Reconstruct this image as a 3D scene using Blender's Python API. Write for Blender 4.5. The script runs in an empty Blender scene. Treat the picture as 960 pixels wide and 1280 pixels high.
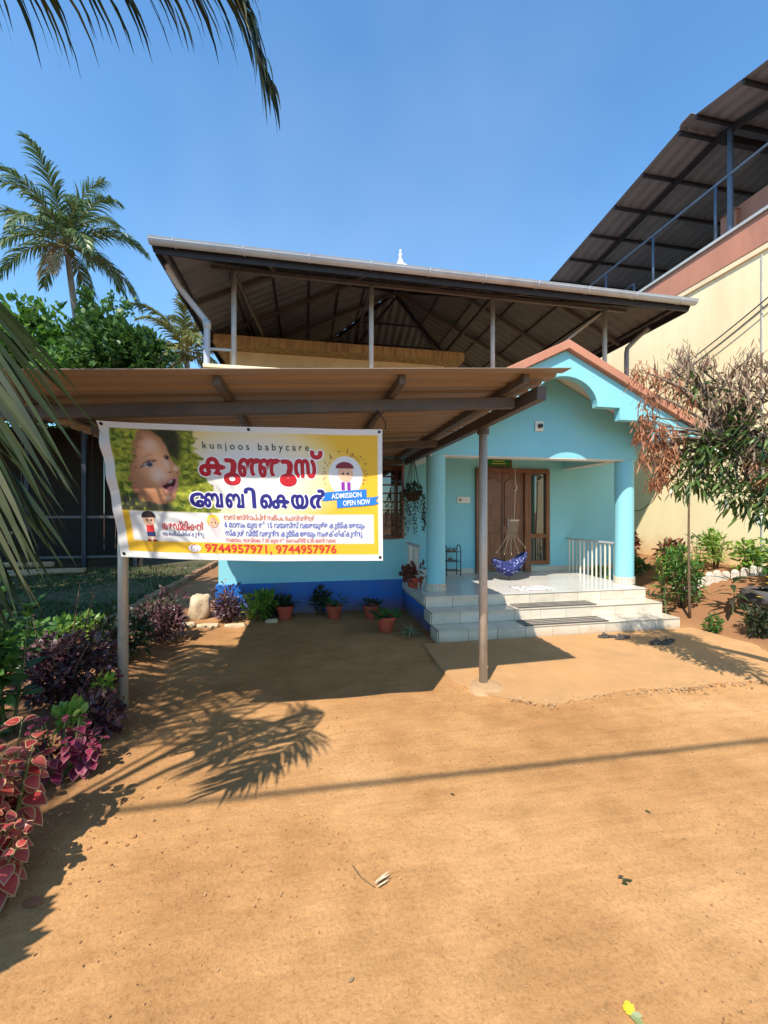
import bpy, bmesh, math, random
import numpy as np
from mathutils import Vector, Matrix, noise
R = math.radians
scene = bpy.context.scene
COL = scene.collection

# ------------------------------------------------------------------ camera, sky, sun, exposure
cam_d = bpy.data.cameras.new('camera'); cam = bpy.data.objects.new('camera', cam_d); COL.objects.link(cam)
cam_d.lens = 36 * 505 / 1280; cam_d.sensor_width = 36; cam_d.clip_end = 2000; cam_d.clip_start = 0.02
cam.location = (0, 0, 1.7); cam.rotation_euler = (R(90), 0, -math.atan2(95, 505))
scene.camera = cam
SUN_AZ, SUN_EL = R(37), R(52)          # shadows run 37 degrees from +Y towards +X
TRAVEL = Vector((math.sin(SUN_AZ) * math.cos(SUN_EL), math.cos(SUN_AZ) * math.cos(SUN_EL), -math.sin(SUN_EL)))
world = bpy.data.worlds.new('World'); scene.world = world; world.use_nodes = True
wn = world.node_tree; wn.nodes.clear()
sky = wn.nodes.new('ShaderNodeTexSky'); sky.sky_type = 'NISHITA'; sky.sun_disc = False
sky.sun_elevation = SUN_EL; sky.sun_rotation = SUN_AZ + math.pi
sky.air_density = 1.15; sky.dust_density = 0.15; sky.ozone_density = 2.5; sky.altitude = 50
bg = wn.nodes.new('ShaderNodeBackground'); bg.inputs[1].default_value = 0.12
wo = wn.nodes.new('ShaderNodeOutputWorld')
hs = wn.nodes.new('ShaderNodeMix'); hs.data_type = 'RGBA'; hs.blend_type = 'MULTIPLY'; hs.inputs[0].default_value = 1; hs.inputs[7].default_value = (.68, 1.03, 1.18, 1)
wn.links.new(sky.outputs[0], hs.inputs[6])
wt = wn.nodes.new('ShaderNodeTexCoord'); wz = wn.nodes.new('ShaderNodeTexNoise'); wz.inputs['Scale'].default_value = 1.6; wz.inputs['Detail'].default_value = 3; wn.links.new(wt.outputs['Generated'], wz.inputs['Vector'])
wr = wn.nodes.new('ShaderNodeMapRange'); wr.inputs[1].default_value = .45; wr.inputs[2].default_value = .8; wr.inputs[4].default_value = .16; wn.links.new(wz.outputs[0], wr.inputs[0])
wm = wn.nodes.new('ShaderNodeMix'); wm.data_type = 'RGBA'; wm.inputs[7].default_value = (4.2, 4.9, 5.6, 1); wn.links.new(wr.outputs[0], wm.inputs[0]); wn.links.new(hs.outputs[2], wm.inputs[6])
wn.links.new(wm.outputs[2], bg.inputs[0]); wn.links.new(bg.outputs[0], wo.inputs[0])
sl = bpy.data.lights.new('sun', 'SUN'); sl.energy = 3.9; sl.angle = R(0.55); sl.color = (1.0, 0.93, 0.82)
so = bpy.data.objects.new('sun', sl); COL.objects.link(so)
so.rotation_euler = TRAVEL.to_track_quat('-Z', 'Y').to_euler(); so.location = (-6, -8, 14)
scene.view_settings.view_transform = 'Standard'; scene.view_settings.look = 'None'
scene.view_settings.exposure = 0.98; scene.view_settings.gamma = 1

# ------------------------------------------------------------------ helpers
def tag(o, label=None, cat=None, group=None, kind=None):
    if label: o['label'] = label
    if cat: o['category'] = cat
    if group: o['group'] = group
    if kind: o['kind'] = kind
    return o
def empty(name, loc=(0, 0, 0), label=None, cat=None, group=None):
    o = bpy.data.objects.new(name, None); COL.objects.link(o); o.location = loc; o.empty_display_size = .1
    return tag(o, label, cat, group)
def setpar(o, p):
    o.parent = p
    if p is not None:
        m = Matrix.Identity(4); q = p
        chain = []
        while q is not None: chain.append(q); q = q.parent
        for q in reversed(chain): m = m @ q.matrix_parent_inverse @ q.matrix_basis
        o.matrix_parent_inverse = m.inverted()
def link(name, me, mat=None, parent=None, bevel=0, smooth=False):
    o = bpy.data.objects.new(name, me); COL.objects.link(o)
    if mat is not None and len(me.materials) == 0:
        for m in (mat if isinstance(mat, (list, tuple)) else [mat]): me.materials.append(m)
    if smooth: me.polygons.foreach_set('use_smooth', [True] * len(me.polygons))
    if parent is not None: setpar(o, parent)
    if bevel:
        b = o.modifiers.new('bevel', 'BEVEL'); b.width = bevel; b.segments = 2; b.limit_method = 'ANGLE'
    return o
def copy_tree(o, parent=None, delta=None):
    c = o.copy(); COL.objects.link(c); c.parent = parent
    for ch in o.children: copy_tree(ch, c)
    return c
class MB:
    def __init__(s): s.v = []; s.f = []; s.mi = []
    def add(s, vs, fs, mi=0):
        n = len(s.v); s.v.extend(tuple(p) for p in vs); s.f.extend(tuple(i + n for i in f) for f in fs); s.mi.extend([mi] * len(fs)); return s
    def box(s, x0, x1, y0, y1, z0, z1, mi=0):
        return s.add([(x0,y0,z0),(x1,y0,z0),(x1,y1,z0),(x0,y1,z0),(x0,y0,z1),(x1,y0,z1),(x1,y1,z1),(x0,y1,z1)],
                     [(3,2,1,0),(4,5,6,7),(0,1,5,4),(1,2,6,5),(2,3,7,6),(3,0,4,7)], mi)
    def bar(s, a, b, w, h, up=(0,0,1), mi=0):       # rectangular bar from a to b
        a = Vector(a); b = Vector(b); t = (b - a).normalized(); u = Vector(up)
        sd = t.cross(u)
        if sd.length < 1e-4: sd = t.cross(Vector((1,0,0)))
        sd.normalize(); u = sd.cross(t); sd *= w / 2; u = u * (h / 2)
        vs = [p + i * sd + j * u for p in (a, b) for i, j in ((-1,-1),(1,-1),(1,1),(-1,1))]
        return s.add(vs, [(0,1,2,3),(7,6,5,4),(0,4,5,1),(1,5,6,2),(2,6,7,3),(3,7,4,0)], mi)
    def tube(s, pts, r, n=8, cap=True, mi=0):
        pts = [Vector(p) for p in pts]; m = len(pts)
        rr = r if isinstance(r, (list, tuple)) else [r] * m
        base = len(s.v); ref = None
        for i, p in enumerate(pts):
            t = (pts[min(i + 1, m - 1)] - pts[max(i - 1, 0)]).normalized()
            if ref is None: ref = t.orthogonal().normalized()
            ref = (ref - t * ref.dot(t)); ref = ref.normalized() if ref.length > 1e-5 else t.orthogonal().normalized()
            b = t.cross(ref)
            for k in range(n):
                a = 2 * math.pi * k / n
                s.v.append(tuple(p + (ref * math.cos(a) + b * math.sin(a)) * rr[i]))
        for i in range(m - 1):
            for k in range(n):
                s.f.append((base + i*n + k, base + i*n + (k+1) % n, base + (i+1)*n + (k+1) % n, base + (i+1)*n + k)); s.mi.append(mi)
        if cap:
            s.f.append(tuple(base + k for k in reversed(range(n)))); s.f.append(tuple(base + (m-1)*n + k for k in range(n))); s.mi += [mi, mi]
        return s
    def lathe(s, prof, c=(0,0,0), n=24, mi=0):
        base = len(s.v)
        for r, z in prof:
            for k in range(n):
                a = 2 * math.pi * k / n; s.v.append((c[0] + r * math.cos(a), c[1] + r * math.sin(a), c[2] + z))
        for i in range(len(prof) - 1):
            for k in range(n):
                s.f.append((base+i*n+k, base+i*n+(k+1) % n, base+(i+1)*n+(k+1) % n, base+(i+1)*n+k)); s.mi.append(mi)
        return s
    def prism(s, poly, a, b, axis='y', mi=0):       # poly of 2D points extruded along the axis
        f = {'y': lambda p, q: (p[0], q, p[1]), 'x': lambda p, q: (q, p[0], p[1]), 'z': lambda p, q: (p[0], p[1], q)}[axis]
        n = len(poly); vs = [f(p, a) for p in poly] + [f(p, b) for p in poly]
        return s.add(vs, [tuple(range(n)), tuple(reversed(range(n, 2*n)))] + [(i, i+n, (i+1) % n + n, (i+1) % n) for i in range(n)], mi)
    def mesh(s, name):
        me = bpy.data.meshes.new(name); me.from_pydata(s.v, [], s.f)
        if any(s.mi): me.polygons.foreach_set('material_index', s.mi)
        bm = bmesh.new(); bm.from_mesh(me); bmesh.ops.recalc_face_normals(bm, faces=bm.faces); bm.to_mesh(me); bm.free()
        return me
    def rawmesh(s, name):
        me = bpy.data.meshes.new(name); me.from_pydata(s.v, [], s.f)
        if any(s.mi): me.polygons.foreach_set('material_index', s.mi)
        return me
    def build(s, name, mat, parent=None, bevel=0, smooth=False): return link(name, s.mesh(name), mat, parent, bevel, smooth)
    def raw(s, name, mat, parent=None, smooth=False): return link(name, s.rawmesh(name), mat, parent, 0, smooth)
def box(name, mat, parent, *d, bevel=0): return MB().box(*d).build(name, mat, parent, bevel)

# ------------------------------------------------------------------ materials (all procedural)
def new_mat(name):
    m = bpy.data.materials.new(name); m.use_nodes = True; nt = m.node_tree
    return m, nt, nt.nodes['Principled BSDF'], nt.nodes['Material Output']
def N(nt, t, **kw):
    n = nt.nodes.new(t)
    for k, v in kw.items():
        if k in n.inputs: n.inputs[k].default_value = v
        else: setattr(n, k, v)
    return n
def ramp(nt, stops):
    n = nt.nodes.new('ShaderNodeValToRGB'); e = n.color_ramp.elements
    while len(e) < len(stops): e.new(.5)
    for i, (p, c) in enumerate(stops): e[i].position = p; e[i].color = (*c, 1) if len(c) == 3 else c
    return n
def sc(c, k): return tuple(min(1, x * k) for x in c)
def pmat(name, base, rough=.6, var=.12, scale=3, bump=0, bscale=60, metal=0, spec=.4, stain=None, stain_amt=.5, stain_scale=1.5, stretch=None, objrand=0):
    m, nt, b, out = new_mat(name); L = nt.links
    tc = N(nt, 'ShaderNodeTexCoord'); src = tc.outputs['Object']
    if stretch:
        mp = N(nt, 'ShaderNodeMapping'); mp.inputs['Scale'].default_value = stretch; L.new(src, mp.inputs[0]); src = mp.outputs[0]
    n1 = N(nt, 'ShaderNodeTexNoise', Scale=scale, Detail=6.0, Roughness=.6); L.new(src, n1.inputs['Vector'])
    r = ramp(nt, [(.3, sc(base, 1 - var)), (.7, sc(base, 1 + var))]); L.new(n1.outputs[0], r.inputs[0]); c = r.outputs[0]
    if stain:
        n2 = N(nt, 'ShaderNodeTexNoise', Scale=stain_scale, Detail=8.0, Roughness=.7); L.new(src, n2.inputs['Vector'])
        r2 = ramp(nt, [(.48, (0,0,0)), (.72, (stain_amt,) * 3)]); L.new(n2.outputs[0], r2.inputs[0])
        mx = N(nt, 'ShaderNodeMix', data_type='RGBA'); L.new(r2.outputs[0], mx.inputs[0]); L.new(c, mx.inputs[6]); mx.inputs[7].default_value = (*stain, 1); c = mx.outputs[2]
    if objrand:
        oi = N(nt, 'ShaderNodeObjectInfo'); mr = N(nt, 'ShaderNodeMapRange'); mr.inputs[3].default_value = 1 - objrand; mr.inputs[4].default_value = 1 + objrand * .4
        L.new(oi.outputs['Random'], mr.inputs[0]); vm = N(nt, 'ShaderNodeMix', data_type='RGBA', blend_type='MULTIPLY'); vm.inputs[0].default_value = 1
        L.new(c, vm.inputs[6]); L.new(mr.outputs[0], vm.inputs[7]); c = vm.outputs[2]
    L.new(c, b.inputs['Base Color']); b.inputs['Metallic'].default_value = metal; b.inputs['Specular IOR Level'].default_value = spec
    rr = N(nt, 'ShaderNodeMapRange'); rr.inputs[3].default_value = max(0, rough - .1); rr.inputs[4].default_value = min(1, rough + .1); L.new(n1.outputs[0], rr.inputs[0]); L.new(rr.outputs[0], b.inputs['Roughness'])
    if bump:
        nb = N(nt, 'ShaderNodeTexNoise', Scale=bscale, Detail=5.0); L.new(src, nb.inputs['Vector'])
        bp = N(nt, 'ShaderNodeBump', Strength=1.0, Distance=bump); L.new(nb.outputs[0], bp.inputs['Height']); L.new(bp.outputs[0], b.inputs['Normal'])
    return m
def leafmat(name, cols, rough=.5, trans=.3, spec=.35):
    m, nt, b, out = new_mat(name); L = nt.links
    g = N(nt, 'ShaderNodeNewGeometry'); k = len(cols)
    r = ramp(nt, [(i / max(1, k - 1), c) for i, c in enumerate(cols)]); L.new(g.outputs['Random Per Island'], r.inputs[0])
    tc = N(nt, 'ShaderNodeTexCoord'); n1 = N(nt, 'ShaderNodeTexNoise', Scale=14.0, Detail=3.0); L.new(tc.outputs['Object'], n1.inputs['Vector'])
    mr = N(nt, 'ShaderNodeMapRange'); mr.inputs[3].default_value = .65; mr.inputs[4].default_value = 1.3; L.new(n1.outputs[0], mr.inputs[0])
    mx = N(nt, 'ShaderNodeMix', data_type='RGBA', blend_type='MULTIPLY'); mx.inputs[0].default_value = 1; L.new(r.outputs[0], mx.inputs[6]); L.new(mr.outputs[0], mx.inputs[7])
    L.new(mx.outputs[2], b.inputs['Base Color']); b.inputs['Roughness'].default_value = rough; b.inputs['Specular IOR Level'].default_value = spec
    if trans:
        t = N(nt, 'ShaderNodeBsdfTranslucent'); ms = N(nt, 'ShaderNodeMixShader'); ms.inputs[0].default_value = trans
        L.new(mx.outputs[2], t.inputs[0]); L.new(b.outputs[0], ms.inputs[1]); L.new(t.outputs[0], ms.inputs[2]); L.new(ms.outputs[0], out.inputs[0])
    return m
def woodmat(name, c0, c1, rough=.4, sc_=(30, 30, 2.5)):
    m, nt, b, out = new_mat(name); L = nt.links
    tc = N(nt, 'ShaderNodeTexCoord'); mp = N(nt, 'ShaderNodeMapping'); mp.inputs['Scale'].default_value = sc_; L.new(tc.outputs['Object'], mp.inputs[0])
    n1 = N(nt, 'ShaderNodeTexNoise', Scale=1.0, Detail=6.0, Roughness=.65, Distortion=.6); L.new(mp.outputs[0], n1.inputs['Vector'])
    r = ramp(nt, [(.3, c0), (.7, c1)]); L.new(n1.outputs[0], r.inputs[0]); L.new(r.outputs[0], b.inputs['Base Color']); b.inputs['Roughness'].default_value = rough
    bp = N(nt, 'ShaderNodeBump', Strength=.5, Distance=.003); L.new(n1.outputs[0], bp.inputs['Height']); L.new(bp.outputs[0], b.inputs['Normal'])
    return m

M = {}
M['blue'] = pmat('light blue wall paint', (.225, .55, .615), .6, .07, 1.1, .0016, 70, stain=(.25, .45, .45), stain_amt=.45, stain_scale=1.1, stretch=(1, 1, .45))
M['royal'] = pmat('royal blue plinth paint', (.012, .115, .42), .5, .12, 2, .0015, 70, stain=(.10, .11, .16), stain_amt=.45, stain_scale=3)
M['white'] = pmat('off white paint', (.70, .66, .58), .6, .06, 3, .001, 70)
M['cream'] = pmat('cream wall paint', (.90, .745, .45), .7, .05, .8, .0015, 60, stain=(.72, .54, .31), stain_amt=.55, stain_scale=1.0, stretch=(1, 1, .3))
M['cream2'] = pmat('yellow cream terrace paint', (.78, .62, .38), .7, .10, 1.5, .0015, 60, stain=(.52, .38, .22), stain_amt=.5, stain_scale=2.2)
M['slabedge'] = pmat('mould stained slab edge', (.46, .32, .15), .8, .3, 4, .002, 60, stain=(.08, .055, .03), stain_amt=.9, stain_scale=3.5, stretch=(3, 3, .7))
M['terra'] = pmat('terracotta band paint', (.48, .205, .125), .65, .10, 2, .0015, 60, stain=(.26, .125, .085), stain_amt=.65, stain_scale=1.6, stretch=(1, 1, .35))
M['sheet'] = pmat('beige sheet underside', (.255, .20, .16), .5, .12, 2, stain=(.16, .11, .075), stain_amt=.6, stain_scale=2, spec=.4, stretch=(.6, 3, 3))
M['gsheet'] = pmat('grey sheet underside', (.135, .14, .155), .55, .14, 2, stain=(.08, .075, .07), stain_amt=.5, spec=.4)
M['nsheet'] = pmat('dark grey sheet underside', (.20, .20, .23), .45, .12, 1.5, spec=.45)
M['steel'] = pmat('brown primed steel', (.085, .076, .074), .5, .2, 6, stain=(.17, .09, .055), stain_amt=.5, stain_scale=7)
M['dsteel'] = pmat('dark steel', (.022, .022, .03), .5, .2, 6)
M['gpost'] = pmat('grey painted post', (.42, .44, .44), .5, .12, 5, stain=(.24, .22, .2), stain_amt=.4, stain_scale=6)
M['bsteel'] = pmat('blue grey painted steel', (.11, .16, .24), .45, .15, 5)
M['gutter'] = pmat('pale grey gutter', (.42, .47, .52), .4, .08, 2, stain=(.25, .26, .27), stain_amt=.6, stain_scale=3)
M['pvc'] = pmat('grey plastic pipe', (.46, .50, .55), .35, .06, 3, stain=(.3, .3, .3), stain_amt=.3)
M['pipe_d'] = pmat('dull grey pipe', (.20, .20, .22), .45, .1, 3)
M['pole'] = pmat('galvanised pole', (.50, .44, .37), .45, .2, 9, stain=(.25, .15, .09), stain_amt=.6, stain_scale=9, metal=.25)
M['wood'] = woodmat('polished teak', (.085, .028, .010), (.26, .095, .034), .32)
M['woodd'] = woodmat('dark teak frame', (.06, .018, .008), (.15, .05, .02), .35)
M['timber'] = woodmat('weathered timber', (.22, .13, .07), (.48, .33, .19), .8, (3, 30, 30))
M['tile'] = pmat('white marbled tile', (.60, .53, .42), .18, .06, 3, stain=(.46, .37, .26), stain_amt=.7, stain_scale=5, spec=.5, objrand=.10, stretch=(1, 1, 2.2))
M['ftile'] = pmat('porch floor tile', (.58, .55, .50), .12, .06, 3, stain=(.55, .50, .43), stain_amt=.4, stain_scale=4, spec=.5, objrand=.08)
M['grout'] = pmat('brown grout', (.34, .24, .15), .9, .2, 20)
M['concrete'] = pmat('dusty concrete', (.42, .235, .10), .95, .14, 2.5, .004, 120, stain=(.49, .25, .095), stain_amt=.8, stain_scale=1.2)
M['footing'] = pmat('pole footing', (.40, .25, .13), .95, .15, 6, .006, 60)
M['stone'] = pmat('pale rough stone', (.55, .42, .27), .95, .2, 6, .01, 25)
M['chips'] = leafmat('broken stone chips', [(.28, .15, .06), (.38, .22, .10), (.46, .32, .19), (.34, .18, .07)], .9, 0)
M['pebble'] = leafmat('soil crumbs', [(.30, .14, .055), (.42, .21, .09), (.34, .16, .065), (.48, .30, .16)], .9, 0)
M['brick'] = pmat('soil stained kerb brick', (.28, .15, .08), .95, .2, 9, .006, 40, objrand=.3, stain=(.10, .09, .04), stain_amt=.5)
M['wstone'] = pmat('whitewashed rough stone', (.60, .55, .46), .9, .15, 9, .008, 30, stain=(.34, .20, .10), stain_amt=.7, stain_scale=8)
M['clay'] = pmat('orange red flower pot', (.42, .065, .03), .6, .12, 6, .001, 60, stain=(.25, .07, .04), stain_amt=.4, stain_scale=5)
M['soilpot'] = pmat('potting soil', (.07, .04, .025), 1, .3, 20, .01, 40)
M['rubber'] = pmat('grey ribbed rubber', (.075, .065, .06), .85, .2, 20)
M['rubber2'] = pmat('pale ribbed rubber', (.42, .37, .30), .85, .2, 20)
M['black'] = pmat('black wire', (.015, .015, .018), .4, .1, 5)
M['plastic_w'] = pmat('ivory plastic', (.75, .70, .58), .35, .03, 5)
M['teal'] = pmat('teal plastic', (.01, .16, .15), .4, .1, 4)
M['bark'] = pmat('grey brown bark', (.17, .125, .09), .95, .3, 9, .01, 30, stretch=(1, 1, .3))
M['palmbark'] = pmat('ringed palm bark', (.27, .21, .155), .95, .25, 5, .02, 8, stretch=(.3, .3, 3))
M['rope'] = pmat('pale rope', (.52, .42, .28), .9, .15, 40)
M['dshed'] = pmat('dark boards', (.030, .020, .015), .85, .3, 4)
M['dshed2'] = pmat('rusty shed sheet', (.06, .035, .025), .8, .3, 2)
M['cable'] = pmat('black cable', (.03, .03, .03), .6, .1, 4)
M['mdirt'] = pmat('mud red soil', (.30, .125, .05), 1, .2, 3, .012, 25)
M['lawn'] = pmat('bare lawn soil', (.085, .062, .026), 1, .4, 1.2, .02, 25, stain=(.035, .05, .014), stain_amt=.8, stain_scale=.8)
# rain splashed soil on the foot of the cream wall
def splash(m, z0, z1, amt, col):
    nt = m.node_tree; L = nt.links; b = nt.nodes['Principled BSDF']; tc = N(nt, 'ShaderNodeTexCoord'); sx = N(nt, 'ShaderNodeSeparateXYZ'); L.new(tc.outputs['Object'], sx.inputs[0])
    nz_ = N(nt, 'ShaderNodeTexNoise', Scale=2.5, Detail=7.0, Roughness=.7); L.new(tc.outputs['Object'], nz_.inputs['Vector']); ma = N(nt, 'ShaderNodeMath', operation='MULTIPLY_ADD'); L.new(nz_.outputs[0], ma.inputs[0]); ma.inputs[1].default_value = -1.5 * (z1 - z0); L.new(sx.outputs[2], ma.inputs[2])
    mr = N(nt, 'ShaderNodeMapRange'); mr.inputs[1].default_value = z1 - .75 * (z1 - z0); mr.inputs[2].default_value = z0 - .75 * (z1 - z0); L.new(ma.outputs[0], mr.inputs[0]); mr.inputs[4].default_value = amt
    old = b.inputs['Base Color'].links[0].from_socket; mx = N(nt, 'ShaderNodeMix', data_type='RGBA'); L.new(mr.outputs[0], mx.inputs[0]); L.new(old, mx.inputs[6]); mx.inputs[7].default_value = (*col, 1); L.new(mx.outputs[2], b.inputs['Base Color'])
splash(M['cream'], .55, 1.2, .75, (.62, .33, .10)); splash(M['royal'], .0, .28, .65, (.24, .12, .055)); splash(M['tile'], .0, .10, .5, (.42, .25, .12))
# glass
m, nt, b, out = new_mat('dark window glass'); b.inputs['Base Color'].default_value = (.01, .016, .016, 1); b.inputs['Roughness'].default_value = .03; b.inputs['Specular IOR Level'].default_value = 1.0; b.inputs['IOR'].default_value = 1.7; M['glass'] = m
# leaves
M['lf_palm'] = leafmat('coconut leaflet', [(.010, .022, .006), (.02, .036, .010), (.036, .052, .016), (.075, .075, .032)], .5, .12, .25)
M['lf_palmfar'] = leafmat('far coconut leaflet', [(.04, .09, .03), (.09, .15, .045), (.17, .22, .075)], .4, .35, .5)
M['lf_palmyel'] = leafmat('yellowing coconut leaflet', [(.09, .13, .03), (.19, .20, .05), (.30, .26, .09)], .5, .35)
M['lf_dead'] = leafmat('dead frond', [(.24, .16, .09), (.36, .26, .16)], .7, .2)
M['rachis'] = pmat('frond rib', (.24, .21, .09), .55, .2, 6)
M['lf_tree'] = leafmat('broad tree leaf', [(.025, .06, .012), (.05, .11, .02), (.09, .17, .03)], .45, .3, .4)
M['lf_vine'] = leafmat('bright vine leaf', [(.05, .12, .02), (.09, .20, .03), (.15, .27, .05)], .45, .35)
M['lf_mango'] = leafmat('mango leaf', [(.02, .05, .012), (.045, .095, .02), (.10, .17, .04), (.17, .22, .07)], .35, .25, .5)
M['lf_dry'] = leafmat('dry mango leaf', [(.20, .12, .075), (.33, .21, .13), (.46, .31, .20), (.25, .20, .14)], .7, .2)
M['lf_dryred'] = leafmat('russet dry mango leaf', [(.24, .09, .04), (.38, .155, .075), (.46, .22, .12)], .7, .2)
M['lf_pur'] = leafmat('dark purple leaf', [(.045, .014, .016), (.085, .028, .034), (.15, .065, .07), (.06, .035, .025)], .4, .15, .5)
M['lf_green'] = leafmat('mid green leaf', [(.03, .09, .012), (.06, .15, .025), (.12, .25, .05)], .4, .35)
M['lf_lime'] = leafmat('lime leaf', [(.12, .24, .03), (.20, .34, .05), (.30, .38, .07)], .45, .4)
M['lf_dark'] = leafmat('dull dark leaf', [(.018, .035, .012), (.035, .06, .018), (.05, .04, .03)], .5, .2)
M['lf_red'] = leafmat('rusty red leaf', [(.15, .035, .025), (.22, .07, .04), (.10, .06, .03)], .5, .25)
M['lf_grass'] = leafmat('grass blade', [(.022, .042, .008), (.04, .068, .012), (.075, .09, .025)], .7, .2)
M['col_in'] = leafmat('coleus leaf centre', [(.34, .03, .03), (.46, .07, .065), (.52, .13, .11), (.24, .02, .022)], .42, .3, .4)
M['col_mid'] = leafmat('magenta coleus leaf', [(.20, .015, .05), (.30, .03, .09), (.14, .015, .03)], .45, .3, .4)
M['col_edge'] = leafmat('coleus leaf margin', [(.46, .30, .14), (.55, .38, .20)], .5, .3)
M['col_edge2'] = leafmat('coleus pink margin', [(.34, .10, .12), (.40, .14, .15)], .5, .3)
M['lf_var'] = leafmat('striped spider leaf', [(.40, .42, .24), (.22, .30, .09), (.55, .55, .38)], .5, .3)
M['flower'] = leafmat('yellow petal', [(.75, .50, .02), (.80, .62, .08)], .5, .3)
M['stem'] = pmat('brown stem', (.13, .085, .045), .9, .25, 10)
M['gstem'] = pmat('green stem', (.12, .15, .05), .7, .2, 10)
def flat(name, c, rough=.5):
    m, nt, b, out = new_mat(name); b.inputs['Base Color'].default_value = (*c, 1); b.inputs['Roughness'].default_value = rough; b.inputs['Specular IOR Level'].default_value = .3; return m
# soil: fine laterite dust with grain, darker damp patches and scuffs
def soil():
    m, nt, b, out = new_mat('laterite yard soil'); L = nt.links
    tc = N(nt, 'ShaderNodeTexCoord'); P = tc.outputs['Object']
    a = N(nt, 'ShaderNodeTexNoise', Scale=.55, Detail=7.0, Roughness=.62); L.new(P, a.inputs['Vector'])
    c = N(nt, 'ShaderNodeTexNoise', Scale=70.0, Detail=8.0, Roughness=.8); L.new(P, c.inputs['Vector'])
    r1 = ramp(nt, [(.30, (.33, .166, .064)), (.5, (.435, .232, .094)), (.70, (.52, .300, .135))]); L.new(a.outputs[0], r1.inputs[0])
    r2 = ramp(nt, [(.28, (.50, .47, .45)), (.48, (1, 1, 1)), (.75, (1.16, 1.16, 1.16))]); L.new(c.outputs[0], r2.inputs[0])
    mx = N(nt, 'ShaderNodeMix', data_type='RGBA', blend_type='MULTIPLY'); mx.inputs[0].default_value = 1; L.new(r1.outputs[0], mx.inputs[6]); L.new(r2.outputs[0], mx.inputs[7])
    mp = N(nt, 'ShaderNodeMapping'); mp.inputs['Rotation'].default_value = (0, 0, .5); mp.inputs['Scale'].default_value = (2.0, 16.0, 1); L.new(P, mp.inputs[0])
    sw = N(nt, 'ShaderNodeTexNoise', Scale=1.0, Detail=4.0, Roughness=.6, Distortion=.8); L.new(mp.outputs[0], sw.inputs['Vector'])
    rs_ = ramp(nt, [(.3, (.86, .85, .83)), (.6, (1.05, 1.05, 1.05))]); L.new(sw.outputs[0], rs_.inputs[0])
    mw = N(nt, 'ShaderNodeMix', data_type='RGBA', blend_type='MULTIPLY'); mw.inputs[0].default_value = .8; L.new(mx.outputs[2], mw.inputs[6]); L.new(rs_.outputs[0], mw.inputs[7]); mx = mw
    pn = N(nt, 'ShaderNodeTexNoise', Scale=2.6, Detail=5.0, Roughness=.65, Distortion=.5); L.new(P, pn.inputs['Vector'])
    rp = ramp(nt, [(.32, (.84, .82, .79)), (.55, (1, 1, 1)), (.75, (1.10, 1.11, 1.14))]); L.new(pn.outputs[0], rp.inputs[0])
    mp2 = N(nt, 'ShaderNodeMix', data_type='RGBA', blend_type='MULTIPLY'); mp2.inputs[0].default_value = 1; L.new(mx.outputs[2], mp2.inputs[6]); L.new(rp.outputs[0], mp2.inputs[7]); mx = mp2
    v = N(nt, 'ShaderNodeTexVoronoi', Scale=26.0); L.new(P, v.inputs['Vector'])
    r3 = ramp(nt, [(.0, (1, 1, 1)), (.07, (1, 1, 1)), (.10, (0, 0, 0))]); L.new(v.outputs['Distance'], r3.inputs[0])
    mask = N(nt, 'ShaderNodeTexNoise', Scale=2.2, Detail=2.0); L.new(P, mask.inputs['Vector'])
    r4 = ramp(nt, [(.52, (0, 0, 0)), (.62, (.55, .55, .55))]); L.new(mask.outputs[0], r4.inputs[0])
    mm = N(nt, 'ShaderNodeMath', operation='MULTIPLY'); L.new(r3.outputs[0], mm.inputs[0]); L.new(r4.outputs[0], mm.inputs[1])
    mx2 = N(nt, 'ShaderNodeMix', data_type='RGBA'); L.new(mm.outputs[0], mx2.inputs[0]); L.new(mx.outputs[2], mx2.inputs[6]); mx2.inputs[7].default_value = (.22, .10, .045, 1)
    # redder loose soil on the bank to the right and down the side path
    sx = N(nt, 'ShaderNodeSeparateXYZ'); L.new(P, sx.inputs[0])
    ad = N(nt, 'ShaderNodeMath', operation='ADD'); ad2 = N(nt, 'ShaderNodeMath', operation='MULTIPLY_ADD'); L.new(a.outputs[0], ad2.inputs[0]); ad2.inputs[1].default_value = 2.0; ad2.inputs[2].default_value = -1.0
    L.new(sx.outputs[0], ad.inputs[0]); L.new(ad2.outputs[0], ad.inputs[1])
    mr = N(nt, 'ShaderNodeMapRange'); mr.inputs[1].default_value = 5.0; mr.inputs[2].default_value = 6.0; L.new(ad.outputs[0], mr.inputs[0])
    mr2 = N(nt, 'ShaderNodeMapRange'); mr2.inputs[1].default_value = -1.2; mr2.inputs[2].default_value = -1.9; L.new(ad.outputs[0], mr2.inputs[0])
    mxx = N(nt, 'ShaderNodeMath', operation='MAXIMUM'); L.new(mr.outputs[0], mxx.inputs[0]); L.new(mr2.outputs[0], mxx.inputs[1])
    mx3 = N(nt, 'ShaderNodeMix', data_type='RGBA'); L.new(mxx.outputs[0], mx3.inputs[0]); L.new(mx2.outputs[2], mx3.inputs[6])
    r5 = ramp(nt, [(.3, (.20, .095, .042)), (.7, (.32, .16, .078))]); L.new(c.outputs[0], r5.inputs[0]); L.new(r5.outputs[0], mx3.inputs[7])
    L.new(mx3.outputs[2], b.inputs['Base Color']); b.inputs['Roughness'].default_value = .97; b.inputs['Specular IOR Level'].default_value = .15
    f = N(nt, 'ShaderNodeTexNoise', Scale=38.0, Detail=8.0, Roughness=.72); L.new(P, f.inputs['Vector'])
    bp = N(nt, 'ShaderNodeBump', Strength=.75, Distance=.010); L.new(f.outputs[0], bp.inputs['Height']); L.new(bp.outputs[0], b.inputs['Normal'])
    return m
M['soil'] = soil()

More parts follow.
